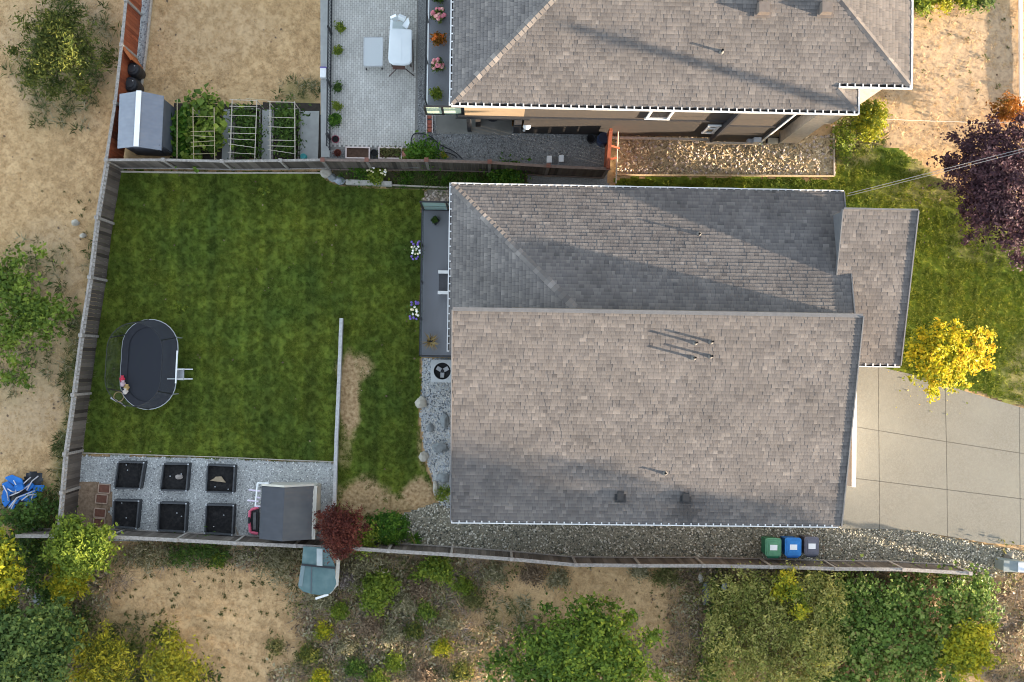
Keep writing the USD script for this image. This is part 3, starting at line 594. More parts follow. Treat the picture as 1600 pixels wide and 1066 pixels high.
for a, b in (((d0[0], d1[1]), (d0[0], d0[1])), ((d0[0], d1[1]), (-.45, d1[1]))):
    put('top_rail', beam((*a, DZ + 1.05), (*b, DZ + 1.05), .05, .05), BLACKM, dk); put('bottom_rail', beam((*a, DZ + .1), (*b, DZ + .1), .04, .04), BLACKM, dk)
    n = max(1, int(np.hypot(b[0] - a[0], b[1] - a[1]) / 1.5))
    for i in range(n + 1):
        s = i / n; q = (a[0] + (b[0] - a[0]) * s, a[1] + (b[1] - a[1]) * s)
        put('rail_post', bx((*q, DZ + .52), (.05, .05, 1.04)), BLACKM, dk)
        if i < n:
            s1 = (i + 1) / n; q1 = (a[0] + (b[0] - a[0]) * s1, a[1] + (b[1] - a[1]) * s1); e = .05 * np.array([b[0] - a[0], b[1] - a[1]]) / np.hypot(b[0] - a[0], b[1] - a[1])
            put('glass_panel', beam((q[0] + e[0], q[1] + e[1], DZ + .57), (q1[0] - e[0], q1[1] - e[1], DZ + .57), .012, .86), CLEARG, dk)
sx = [d0[0], d0[0] + 1.02, d0[0] + 2.05]
for x in sx: put('screen_post', bx((x, d0[1], DZ + 1.1), (.06, .06, 2.2)), BLACKM, dk)
for z in (.06, 2.2): put('screen_rail', beam((sx[0], d0[1], DZ + z), (sx[2], d0[1], DZ + z), .06, .06), BLACKM, dk)
put('screen_rail', beam((sx[0], d0[1], DZ + 1.12), (sx[2], d0[1], DZ + 1.12), .04, .04), mat('teal_rail', [(.06, .11, .1), (.09, .14, .13)], 5), dk)
for i in (0, 1):
    for z in (.59, 1.65): put('screen_glass', beam((sx[i] + .05, d0[1], DZ + z), (sx[i + 1] - .05, d0[1], DZ + z), .012, .98), GLASS, dk)
# ------------------------------------------------------------------ the upper neighbour's house
rng = np.random.default_rng(23)
nb = thing('house', 'large hip roofed neighbouring house cut by the top edge, dark walls and an upper deck', 'house')
NE_, NX0, NX1, NYS, NYE, PZ = 6.8, -1.4, 15.07, 9.25, 10.17, .6
zs = lambda x, y: NE_ + P * (y - NYS); zw = lambda x, y: NE_ + P * (x - NX0); ze = lambda x, y: NE_ + P * (NYE - NYS) + P * (NX1 - x)
nS = [(NX0, NYS), (13.25, NYS), (12.45, 10.05), (12.45, NYE), (NX1, NYE), (8.49, 16.75), (6.1, 16.75)]
nW = [(NX0, NYS), (6.1, 16.75), (NX0, 16.75)]; nE = [(NX1, NYE), (NX1, 16.75), (8.49, 16.75)]
nM = [(13.25, NYS), (13.25, NYE + .35), (12.45, NYE + .35), (12.45, 10.05)]; zm = lambda x, y: NE_ + P * (13.25 - x)
tabs = []
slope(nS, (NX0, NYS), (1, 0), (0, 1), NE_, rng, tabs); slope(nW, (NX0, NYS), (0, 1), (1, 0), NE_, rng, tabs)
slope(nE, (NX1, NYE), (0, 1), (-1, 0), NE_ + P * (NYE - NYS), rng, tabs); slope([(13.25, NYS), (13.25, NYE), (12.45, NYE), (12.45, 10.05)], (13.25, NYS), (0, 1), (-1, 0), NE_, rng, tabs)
for pl, zf in ((nS, zs), (nW, zw), (nE, ze), (nM, zm)): deck_slab('roof', nb, pl, zf)
zr = zs(0, 16.75)
deck_slab('roof', nb, [(6.1, 16.75), (8.49, 16.75), (NX1, 23.4), (NX0, 24.2)], lambda x, y: zr - P * (y - 16.75), m=SH); deck_slab('roof', nb, [(NX0, 16.75), (6.1, 16.75), (NX0, 24.2)], zw, m=SH); deck_slab('roof', nb, [(8.49, 16.75), (NX1, 16.75), (NX1, 23.4)], ze, m=SH)
lay_tabs(nb, tabs)
caps(nb, (NX0, NYS, NE_), (3.9, 14.55, zs(0, 14.55)), rng, .21, .3); caps(nb, (NX1, NYE, zs(0, NYE)), (11.0, 14.24, zs(0, 14.24)), rng, .21, .26); caps(nb, (13.25, NYS, NE_), (12.45, 10.05, zs(0, 10.05)), rng, .21, .26)
gutter(nb, (NX0, NYS, NE_ - .03), (13.3, NYS, NE_ - .03), (0, -1), .285, .09, .05, .1)
gutter(nb, (12.5, NYE, zs(0, NYE) - .03), (NX1 + .1, NYE, zs(0, NYE) - .03), (0, -1), .285, .09, .05, .1)
gutter(nb, (NX0, NYS - .1, NE_ - .03), (NX0, 17, NE_ - .03), (-1, 0), .285, .04, .05, .06)
gutter(nb, (NX1, NYE - .1, zs(0, NYE) - .03), (NX1, 17, zs(0, NYE) - .03), (1, 0), .285, .05, .06, .02)
gutter(nb, (13.25, NYS - .1, NE_ - .03), (13.25, NYE, NE_ - .03), (1, 0), .285, .05, .05, .02)
for q in ((1191, 15), (1289, 15)): box_vent(nb, *q, zs, (.42, .42, .3), mat('brown_vent', [(.11, .09, .08), (.16, .135, .12)], 6, .7))
vent_pipe(nb, 1127, 81, zs, .25)
SIDING = mat('tan_siding', [(.3, .215, .135), (.37, .27, .175)], 3, .8, stretch=(1, 1, 9)); LOWWALL = mat('brown_siding', [(.036, .031, .028), (.052, .045, .041)], 3, .85, stretch=(1, 1, 9)); DARKTRIM = mat('charcoal_trim', [(.03, .03, .034), (.045, .045, .05)], 4, .6)
WY, WB = 9.56, 9.4
put('wall', bx((.16, WY + .11, 5.15), (2.3, .2, 3.2)), SIDING, nb); TAUPE = mat('taupe_siding', [(.06, .05, .042), (.083, .07, .06)], 3, .85, stretch=(1, 1, 9)); put('wall', bx((5.3, WY + .11, 5.15), (7.98, .2, 3.2)), TAUPE, nb)                       # upper storey
put('wall', bx((5.3, WY + .11, 2.05), (7.9, .2, 2.9)), LOWWALL, nb)
put('belt_board', bx((4.0, WY - .01, 3.53), (10.5, .06, .14)), DARKTRIM, nb)
put('wall', bx((10.3, WB + .15, 5.15), (2.0, .3, 3.2)), TAUPE, nb); put('wall', bx((10.3, WB + .15, 2.05), (2.0, .3, 2.9)), LOWWALL, nb); put('belt_board', bx((10.3, WB - .01, 3.53), (2.0, .05, .14)), DARKTRIM, nb)
put('wall', bx((12.0, WY + .5, 3.6), (1.4, .2, 6.2)), LOWWALL, nb); put('corner_board', bx((9.3, WB + .12, 3.6), (.1, .32, 6.2)), DARKTRIM, nb)
put('downspout', bx((11.34, WB - .02, 3.6), (.07, .08, 6.3)), WHITE, nb); put('corner_board', bx((11.25, WB - .0, 3.6), (.1, .05, 6.2)), DARKTRIM, nb)
STONE = mat('cream_stone', [(.36, .32, .27), (.55, .5, .43)], 6, .85, 5, .4, 18)
put('porch_column', bx((12.72, 9.75, 2.6), (.75, .5, 5.2)), STONE, nb); put('porch_column', bx((13.9, 10.6, 3.0), (1.3, .5, 6.0)), STONE, nb); put('porch_beam', bx((13.75, 10.5, 6.4), (2.2, .4, .5)), DARKTRIM, nb)
for z in (.42, ): put('base_trim', bx((6.9, WY - .06, z), (5.0, .1, .12)), TIMBER, nb)
put('base_trim', bx((10.2, WB - .05, .5), (2.2, .08, .16)), TIMBER, nb)
for c, s in (((NX0 + .9, 16.6, 3.6), (.2, 13.6, 6.4)), ((14.5, 17, 3.6), (.2, 12.8, 6.4)), ((6.6, 23.4, 3.6), (15.8, .2, 6.4))): put('wall', bx(c, s), LOWWALL, nb)
put('patio_wall', bx((.2, 11.6, 1.9), (2.6, .2, 2.9)), LOWWALL, nb); put('deck_underside', bx((.1, 10.6, 3.35), (2.9, 2.2, .2)), DARKTRIM, nb)
for x, w in ((1.12, .3), (-.86, .16)): put('patio_post', bx((x, WY + .15, 2.0), (w, .26, 2.9)), DARKTRIM, nb)
put('patio_floor', prism(poly([(681, 168), (800, 168), (800, 211), (681, 209)], PZ), .58, .615), CONC, nb)
def window(house, px0, px1, pyb, pyt, y, zb, zt):
    x0, x1 = at(px0, pyb, zb)[0], at(px1, pyb, zb)[0]; w = put('window', cat_([bx(((x0 + x1) / 2, y, zb), (x1 - x0 + .16, .07, .09)), bx(((x0 + x1) / 2, y, zt), (x1 - x0 + .16, .07, .09)), bx((x0, y, (zb + zt) / 2), (.09, .066, zt - zb)), bx((x1, y, (zb + zt) / 2), (.09, .066, zt - zb)), bx(((x0 + x1) / 2, y, zb + (zt - zb) * .62), (x1 - x0, .06, .07))]), WHITE, house)
    put('pane', bx(((x0 + x1) / 2, y + .015, (zb + zt) / 2), (x1 - x0, .012, zt - zb)), mat('dark_pane', [(.02, .022, .025), (.035, .037, .04)], 3, .08, spec=.6), w)
window(nb, 1010, 1043, 184, 168, WY - .04, 3.85, 6.1); window(nb, 1099, 1113, 199, 188, WY - .04, 1.6, 2.9)
# things on its walls
put('wall_lamp', ico(at(823, 199.5, 2.0) + [0, .05, 0], (.16, .14, .14), 2), WHITE, nb); put('wall_lamp', ico(at(819, 206, 1.4) + [0, .05, 0], (.06, .06, .06), 1), STEEL, nb)
put('wall_vent', bx(at(964, 187, 3.0) + [0, .12, 0], (.22, .12, .22)), WHITE, nb); put('wall_vent', bx(at(1178, 191, 2.3) + [0, .1, 0], (.28, .14, .14)), WHITE, nb)
put('electric_meter', bx((11.0, WB - .12, 1.4), (.3, .2, .5)), STEEL, nb); put('electric_meter', bx((10.75, WB - .1, 1.2), (.16, .16, .25)), STEEL, nb)
# its upper deck
UD = 3.3
ud = thing('deck', 'raised grey deck with flower pots along the west side of the upper house', 'deck')
e0, e1 = at(668, 165, UD), at(704, 165, UD)
put('deck_floor', bx(((e0[0] + e1[0]) / 2 + .1, e0[1] + 5, UD - .08), (e1[0] - e0[0] + .3, 10.0, .16)), DECKM, ud)
put('fascia', beam((e0[0] - .02, e0[1], UD - .1), (e0[0] - .02, e0[1] + 10, UD - .1), .04, .22), WHITE, ud)
put('top_rail', beam((e0[0] - .03, e0[1], UD + 1.05), (e0[0] - .03, e0[1] + 10, UD + 1.05), .06, .05), BLACKM, ud)
for i in range(7): put('rail_post', bx((e0[0] - .03, e0[1] + i * 1.64, UD + .5), (.055, .055, 1.05)), BLACKM, ud)
for i in range(6): put('glass_panel', beam((e0[0] - .03, e0[1] + i * 1.64 + .05, UD + .57), (e0[0] - .03, e0[1] + (i + 1) * 1.64 - .05, UD + .57), .012, .86), CLEARG, ud)
gxs = [at(666, 178, UD)[0], at(692.5, 178, UD)[0], at(723, 178, UD)[0]]; gy_ = at(690, 178.5, UD)[1]
for x in gxs: put('rail_post', bx((x, gy_, UD + .6), (.07, .06, 1.3)), BLACKM, ud)
for z in (.0, 1.22): put('rail', beam((gxs[0], gy_, UD + z), (gxs[2], gy_, UD + z), .06, .07), BLACKM, ud)
FROST = sheer('frosted_glass', (.62, .74, .58), .12, .4)
for i in (0, 1): put('glass_panel', beam((gxs[i] + .05, gy_, UD + .6), (gxs[i + 1] - .05, gy_, UD + .6), .012, 1.12), FROST, ud)
put('deck_floor', bx(((gxs[0] + gxs[2]) / 2, (gy_ + e0[1]) / 2, UD - .08), (gxs[2] - gxs[0], abs(e0[1] - gy_) + .05, .15)), DECKM, ud)

# ------------------------------------------------------------------ the raised patio and its paths
put('terrace', prism(poly([(503, -160), (712, -160), (712, 180), (812, 205), (952, 209), (950, 263), (505, 260)]), -.1, .585), CONC_GREY, label='raised terrace that carries the upper patio and side path', kind='structure')
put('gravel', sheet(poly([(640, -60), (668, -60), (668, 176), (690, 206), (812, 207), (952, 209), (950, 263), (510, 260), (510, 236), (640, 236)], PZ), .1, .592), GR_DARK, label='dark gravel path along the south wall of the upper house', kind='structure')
patio = put('patio', prism(poly([(516, -120), (654, -120), (652, 236), (514, 234)], PZ), .585, .6), mat('sand_joint', [(.2, .19, .175), (.26, .25, .23)], 8, .95), label='raised patio of small pale grey pavers', kind='structure')
PAVER = mat('paver', [(.42, .4, .36), (.52, .5, .46), (.61, .59, .55)], 1.2, .88, tone=True, noise_amt=.16)
pp = poly([(517, -60), (653, -60), (651, 235), (515, 233)], PZ); x0, y0, x1, y1 = pp.bounds; pk = prep(pp); pv = []
xx, col = x0, 0
while xx < x1:
    yy = y0 - (.09 if col % 2 else 0)
    while yy < y1:
        if pk.contains(sbox(xx, yy, xx + .09, yy + .175)): pv.append((*bx((xx + .046, yy + .09, .603 + rng.uniform(0, .003)), (.086, .172, .02), 0, .95), np.full(8, np.clip(rng.normal(.5, .13), 0, 1)), math.hypot(xx + 3, yy - 9)))
        yy += .18
    xx += .093; col += 1
pv.sort(key=lambda t: t[3])
for v, f, t, _ in pv[:300]: put('paver', (v, f), PAVER, patio, tone=t)
put('pavers', cat_([(q[0], q[1]) for q in pv[300:]]), PAVER, patio, kind='stuff', tone=np.concatenate([q[2] for q in pv[300:]]))
rw = thing('retaining_wall', 'long pale concrete retaining wall west of the upper patio', 'retaining wall')
a, b = at(508.5, 246, .62), at(514, -70, .62)
put('wall_cap', beam(a, b, .36, .08), CONC_GREY, rw); put('wall_body', beam(a - [0, 0, .34], b - [0, 0, .34], .3, .6), CONC_GREY, rw)
fn = thing('railing', 'black metal railing along the west edge of the upper patio', 'railing')
ra, rb = at(515, 236, PZ) + [.02, 0, 0], at(519, -70, PZ) + [.02, 0, 0]
for z in (.12, .95): put('rail', beam(ra + [0, 0, z], rb + [0, 0, z], .05, .05), BLACKM, fn)
for i in range(6): q = ra + (rb - ra) * (i * .268 + .06); put('post', bx(q + [0, 0, .5], (.08, .08, 1.02)), BLACKM, fn)
for i in range(60): q = ra + (rb - ra) * ((i + .5) / 60); put('baluster', bx(q + [0, 0, .53], (.02, .02, .8)), BLACKM, fn)
wb = thing('wall_box', 'white box with a violet band on the retaining wall beside the patio railing', 'box', at(506, 116, .66)); put('box_body', bx((0, 0, .12), (.24, .4, .24)), WHITE, wb); put('band', bx((0, .22, .13), (.26, .05, .25)), mat('violet', [(.12, .08, .3), (.18, .12, .4)], 4), wb)
put('coiled_wire', ring((0, 0, 0), .09, .09, .012, 18, 5), STEEL, label='small coil of wire lying on the retaining wall below the white box', cat='coil', loc=at(505, 133, .69))

# ------------------------------------------------------------------ timber fences
def fence(name, label, top, zt, post_at, m_board, m_rail, rails=((0, 0), ), lattice=False, base=0.0, pitch=.15, mpost=None, post=.1, flat=.13, face=1, post_m=None):
    t = thing(name, label, 'fence'); pts = [at(x, y, zt) for x, y in top]; r = np.random.default_rng(len(label))
    zb = zt - (.36 if lattice else .06)
    for a, b in zip(pts[:-1], pts[1:]):
        d = (b - a) / np.linalg.norm(b - a); s = np.array([-d[1], d[0], 0]) * face; L = np.linalg.norm(b - a)
        put('cap_rail', beam(a, b, flat, .04), m_rail, t)
        if lattice: put('rail', beam(a - [0, 0, .36] + s * .03, b - [0, 0, .36] + s * .03, .09, .05), m_rail, t)
        for z in (base + .25, ): put('rail', beam((*(a + s * .045)[:2], z), (*(b + s * .045)[:2], z), .04, .09), m_rail, t)
        n = int(L / pitch)
        for i in range(n):
            q = a + d * (L * (i + .5) / n); h0 = base + .06 + r.uniform(-.02, .02); zz = zb - .02
            v, f = beam((*(q - d * (L / n * .47))[:2], (h0 + zz) / 2), (*(q + d * (L / n * .47))[:2], (h0 + zz) / 2), .02 + r.uniform(0, .006), zz - h0)
            put('board', (v, f), m_board, t, tone=np.full(8, np.clip(r.normal(.5, .22), 0, 1)))
        if lattice:
            n2 = int(L / .17)
            for i in range(n2):
                q = a + d * (L * (i + .5) / n2); put('slat', bx((*q[:2], zt - .18), (.035, .035, .32), math.atan2(d[1], d[0])), m_rail, t)
    for x, y in post_at:
        q = at(x, y, zt + .03); put('post', bx((q[0] , q[1], (zt + .06 + base) / 2), (post, post, zt + .06 - base)), post_m or m_rail, t); put('post_cap', bx((q[0], q[1], zt + .075), (post + .05, post + .05, .035)), mpost or m_rail, t)
    return t
fw = fence('fence', 'weathered grey lattice topped fence along the left side of the back lawn', [(166, 250), (151, 340), (140, 433), (126, 524), (114, 617), (101, 710), (96, 770), (90, 838)], 1.85, [(151, 340), (140, 433), (126, 524), (114, 617), (101, 710), (96, 770), (90, 836)], BOARD, GREYTOP, lattice=True, face=-1, flat=.09)
f1 = fence('fence', 'grey fence between the back lawn and the vegetable beds', [(166, 250), (255, 250), (347, 252), (438, 251), (504, 250)], 1.85, [(166, 250), (255, 250), (347, 252), (438, 251)], BOARD, GREYTOP, face=-1, flat=.1)
f2 = fence('fence', 'brown boarded fence below the upper patio, posts capped in red', [(504, 250), (573, 251), (666, 251), (765, 254), (857, 260), (950, 264)], 2.1, [(504, 250), (573, 250), (666, 250), (765, 253), (857, 259), (950, 263)], BOARD, BROWNRAIL, face=-1, flat=.11, mpost=mat('dull_red_cap', [(.14, .06, .045), (.22, .1, .075)], 6, .8), post=.12, post_m=GREYWOOD)
f3 = fence('fence', 'red stained fence left of the grey plastic shed', [(201, -60), (197, 0), (190, 70), (180, 160), (166, 249)], 1.85, [(197, 0), (190, 70), (180, 160)], REDWOOD, GREYTOP, face=-1, flat=.12)
f4 = fence('fence', 'low weathered fence along the bottom of the plot', [(24, 838), (90, 838), (172, 839), (275, 844), (367, 849), (460, 853), (562, 858), (607, 861), (705, 867), (800, 874), (900, 883), (1000, 884), (1100, 884), (1205, 886), (1307, 889), (1412, 890), (1516, 896)], 1.8, [(172, 839), (275, 844), (367, 849), (460, 853), (562, 858), (607, 861), (705, 867), (800, 874), (900, 883), (1000, 884), (1100, 884), (1205, 886), (1307, 889), (1412, 890), (1516, 896)], BOARD, GREYTOP, face=1, flat=.14, pitch=.165)
ga = thing('gate', 'short red stained gate between the upper house and the brown fence', 'gate')
p0, p1 = at(954.5, 203, 2.3), at(950, 262, 2.2)
for i in range(11):
    s0, s1 = i / 11 + .004, (i + 1) / 11 - .004; q0, q1 = p0 + (p1 - p0) * s0, p0 + (p1 - p0) * s1
    put('board', beam((*q0[:2], 1.4), (*q1[:2], 1.4), .03, 1.7), REDWOOD, ga, tone=np.full(8, rng.uniform(.2, .9)))
put('cap_rail', beam(p0, p1, .14, .05), mat('red_rail', [(.2, .05, .028), (.34, .1, .05)], 6, .7), ga)
for q in (p0, p1): put('post', bx((*q[:2], 1.3), (.11, .11, 2.1)), REDWOOD, ga, tone=np.full(8, .4))
put('brace', beam((p0[0] + .02, p0[1] - .6, 2.1), (p0[0] + .4, p0[1] - .68, 2.0), .08, .04), REDWOOD, ga, tone=np.full(8, .5)); put('brace', beam((p1[0] + .02, p1[1] + .35, 2.05), (p1[0] + .38, p1[1] + .45, 2.0), .08, .04), REDWOOD, ga, tone=np.full(8, .5))
put('pole', rods([at(966, 206, 1.9), at(964, 246, 1.9), at(962.5, 287, 1.9)], .025, 6), TIMBER, label='thin pale rail running beside the red gate', cat='rail')
# timber edgings
def edging(label, pts, w, h, z=None, m=None):
    q = [at(x, y, h) for x, y in pts]; o = thing('edging', label, 'edging')
    for a, b in zip(q[:-1], q[1:]):
        L = np.linalg.norm(b - a); n = max(1, round(L / 2.4)); d = (b - a) / L
        for i in range(n): put('timber', beam(a + d * (L * i / n + .004) - [0, 0, h / 2], a + d * (L * (i + 1) / n - .004) - [0, 0, h / 2], w, h), m or TIMBER, o)
    return o
edging('pale timber kerb at the foot of the left fence beside the lawn', [(183, 268), (173, 340), (160, 436), (148, 524), (137, 617), (125, 709), (112, 770), (103, 838)], .07, .16)
edging('pale timber kerb at the foot of the grey fence above the lawn', [(183, 268), (330, 270), (506, 270)], .06, .14)
edging('narrow timber kerb between the back lawn and the gravel yard', [(128, 708), (330, 714), (525, 722)], .035, .07)
edging('long pale timber wall dividing the back lawn', [(533, 497), (529, 600), (525, 690), (522, 790)], .14, .32, m=mat('bleached_timber', [(.36, .35, .34), (.56, .55, .54)], 9, .85))
edging('thick bleached log at the end of the planting bed', [(540, 284), (612, 287)], .2, .28, m=mat('bleached_log', [(.3, .28, .24), (.54, .51, .46)], 8, .85))
edging('thin timber kerb along the front of the planting bed', [(612, 289), (700, 293)], .05, .15)
edging('timber kerb below the bark bed of the upper house', [(962, 273), (1304, 275)], .06, .12, m=mat('yellow_timber', [(.4, .3, .17), (.55, .43, .27)], 8, .85))
edging('timber kerb at the right end of the bark bed', [(1304, 275), (1303, 195)], .06, .12)
edging('white kerb at the right edge of the dry front yard', [(1597, 170), (1595, -40)], .12, .14, m=WHITE)
edging('pale kerb between the narrow gravel path and the dry back yard', [(238, -20), (228, 80), (219, 146)], .07, .12)
gravel('narrow grey gravel path beside the red fence', [(212, -40), (239, -40), (228, 80), (219, 150), (190, 150), (205, 60)], GR_GREY, .01, 0)
edging('dark fallen plank below the end of the lower fence', [(1474, 901), (1541, 914)], .1, .08, m=GREYWOOD)
for q, lab in (((1037, 871), 'left'), ((1088, 870), 'middle')): pass
DRIFT = mat('driftwood', [(.25, .16, .12), (.42, .29, .22)], 8, .85)
put('driftwood', rods([at(1064, 871, .05), at(1076, 874, .06), at(1087, 870, .05)], [.05, .06, .03], 6), DRIFT, label='left stick of pink driftwood on the gravel by the lower fence', cat='driftwood')
put('driftwood', rods([at(1087, 871, .05), at(1102, 874, .06), at(1114, 873, .06), at(1126, 871, .04)], [.03, .055, .06, .04], 6), DRIFT, label='right longer stick of driftwood on the gravel by the lower fence', cat='driftwood')

# ------------------------------------------------------------------ sheds
def ribbed(a, b, c, d, n, depth, th=.04):
    """a corrugated panel over four corners, ribs running from a-d to b-c"""
    a, b, c, d = map(np.asarray, (a, b, c, d)); vs = []
    for i in range(n * 2 + 1):
        s = i / (n * 2); k = depth if i % 2 else 0
        vs += [a + (d - a) * s + [0, 0, k], b + (c - b) * s + [0, 0, k]]
    v = np.array(vs); i = np.arange(n * 2) * 2
    f = np.vstack([np.stack([i, i + 1, i + 3], 1), np.stack([i, i + 3, i + 2], 1)])
    if np.cross(v[f[0, 1]] - v[f[0, 0]], v[f[0, 2]] - v[f[0, 0]])[2] < 0: f = f[:, ::-1]
    return cat_([(v, f), (v - [0, 0, th], f[:, ::-1])])
sa = thing('shed', 'grey plastic garden shed with a white ridge strip beside the vegetable beds', 'shed')
RE, RR = 2.0, 2.35; A = [at(187, 147, RE), at(217.5, 142, RR), at(256, 150, RE), at(183.5, 232, RE), at(213, 229, RR), at(252, 235, RE)]
SROOF = mat('shed_roof', [(.16, .175, .21), (.2, .215, .25)], 3, .55); SWALL = mat('shed_wall', [(.07, .08, .1), (.1, .11, .135)], 3, .6)
put('roof_panel', ribbed(A[0], A[1], A[4], A[3], 14, .012), SROOF, sa); put('roof_panel', ribbed(A[2], A[1], A[4], A[5], 14, .012), SROOF, sa)
put('ridge_strip', beam(A[1] + [0, 0, .03], A[4] + [0, 0, .03], .2, .04), WHITE, sa)
xa, xb, ya, yb = A[3][0] + .12, A[2][0] - .08, A[3][1] + .16, A[0][1] - .12
for c, s in (((xb, (ya + yb) / 2, .98), (.06, yb - ya, 1.96)), ((xa, (ya + yb) / 2, .98), (.06, yb - ya, 1.96)), (((xa + xb) / 2, ya, 1.02), (xb - xa - .07, .06, 2.04)), (((xa + xb) / 2, yb, 1.02), (xb - xa - .07, .06, 2.04))): put('wall', bx(c, s), SWALL, sa)
for y in (ya, yb): put('gable', (np.array([(xa, y, 2.0), (xb, y, 2.0), ((xa + xb) / 2, y, 2.3)]), np.array([[0, 1, 2], [0, 2, 1]])), SWALL, sa)
put('door', bx(((xa + xb) / 2, ya - .04, .95), (.9, .03, 1.8)), mat('shed_door', [(.09, .1, .12), (.12, .13, .155)], 3, .6), sa)
put('plank', beam(at(183, 172, 1.3), at(178, 224, 1.0), .1, .04), WHITE, label='white plank leaning between the grey shed and the red fence', cat='plank')
sb = thing('shed', 'slate grey playhouse shed in the gravel yard with light and shade painted on its roof halves', 'shed')
RE, RR = 1.85, 2.3; A = [at(409, 759.5, RE), at(445, 762, RR), at(490.5, 759.5, RE), at(405, 842, RE), at(441, 846, RR), at(487, 843, RE)]
put('roof_panel', ribbed(A[0], A[1], A[4], A[3], 9, .008), mat('playhouse_roof', [(.032, .034, .042), (.045, .047, .056)], 3, .7), sb); put('roof_panel', ribbed(A[2], A[1], A[4], A[5], 9, .008), mat('shed_roof_grey', [(.055, .055, .06), (.105, .1, .094)], .9, .7), sb)  # dark and pale roof halves: the fall of light painted as two colours
BEIGE = mat('beige_plastic', [(.36, .33, .28), (.46, .43, .37)], 4, .6)
put('eave_board', beam(A[2] + [.06, 0, -.03], A[5] + [.06, 0, -.03], .14, .05), BEIGE, sb); put('eave_board', beam(A[0] + [0, .05, 0], A[1] + [0, .05, 0], .08, .05), BEIGE, sb); put('eave_board', beam(A[1] + [0, .05, 0], A[2] + [0, .05, 0], .08, .05), BEIGE, sb)
xa, xb, ya, yb = A[3][0] + .14, A[2][0] - .02, A[3][1] + .12, A[0][1] - .08
for c, s in (((xb, (ya + yb) / 2, .93), (.06, yb - ya, 1.86)), ((xa, (ya + yb) / 2, .93), (.06, yb - ya, 1.86)), (((xa + xb) / 2, ya, .93), (xb - xa - .07, .06, 1.86)), (((xa + xb) / 2, yb, .93), (xb - xa - .07, .06, 1.86))): put('wall', bx(c, s), BEIGE, sb)
sc = thing('shed', 'teal roofed garden shed outside the lower fence beside the red maple', 'shed')
TEAL = mat('teal_roof', [(.06, .115, .12), (.09, .15, .152), (.13, .19, .19)], 2.5, .6); ZT = 1.8
q = lambda x, y, z=ZT: at(x, y, z)
put('roof_panel', ribbed(q(474, 854, 2.0), q(513, 856, 2.0), q(523.5, 886, 1.95), q(471.5, 881, 1.95), 1, .0, .05), TEAL, sc)
low = Polygon([q(*p)[:2] for p in ((471.3, 883), (523.5, 888.5), (526, 912), (521, 922), (514, 927.5), (500, 929), (488, 927.5), (474, 923.5), (467, 917))]); put('roof_panel', prism(low, 1.84, 1.9), TEAL, sc)
put('seam', beam(q(471, 882.3, 1.97), q(524, 887.6, 1.97), .07, .05), BLACKP, sc); put('skylight', prism(Polygon([q(*p, 2.0)[:2] for p in ((495, 857), (504, 857.5), (504, 884.5), (495, 883.5))]), 2.0, 2.03), mat('pale_strip', [(.3, .34, .34), (.38, .41, .41)], 4, .4), sc)
put('seam', beam(q(487, 884, 1.915), q(486, 927, 1.915), .03, .02), DARKSLATE, sc)
put('eave_board', beam(q(529, 872, 1.9), q(526, 915, 1.86), .14, .06), BEIGE, sc); put('eave_board', beam(q(526.5, 913, 1.86), q(515, 927, 1.86), .1, .06), BEIGE, sc); put('eave_board', beam(q(473.5, 884, 1.915), q(469, 916, 1.915), .16, .015), mat('teal_edge', [(.13, .18, .19), (.18, .23, .24)], 3), sc)
put('body', prism(low.buffer(-.15).union(Polygon([q(*p)[:2] for p in ((475, 858), (510, 858), (521, 884), (474, 884))])).buffer(.0), 0, 1.82), BEIGE, sc)
put('stick', beam(at(493, 935.5, .9), at(513, 929, .9), .09, .05), WHITE, label='short white board lying by the lower end of the teal shed', cat='board')

# ------------------------------------------------------------------ planters and trays in the gravel yard
LINER = mat('planter_wall', [(.03, .032, .036), (.055, .057, .062)], 5, .6); LINERL = mat('planter_rim', [(.045, .047, .05), (.08, .083, .087)], 5, .5)
PL = [([(184.5, 722), (225, 723), (218, 764), (178.5, 763)], 'upper left black planter, empty, in the gravel yard'), ([(255.5, 725), (294.5, 725.5), (291, 767), (250.5, 766)], 'upper middle black planter with a small pale patch in its soil'),
      ([(324.5, 726.5), (366.5, 728.5), (364, 770), (322, 768.5)], 'upper right black planter with a tan heap on its soil'), ([(178, 782), (217, 783), (213, 826), (176, 823)], 'lower left black planter beside the brown trays'),
      ([(249, 786), (291, 787), (288.5, 831), (246.5, 829)], 'lower middle black planter in the gravel yard'), ([(322.5, 789), (365, 790), (362.5, 836), (320, 833)], 'lower right black planter nearest the playhouse shed')]
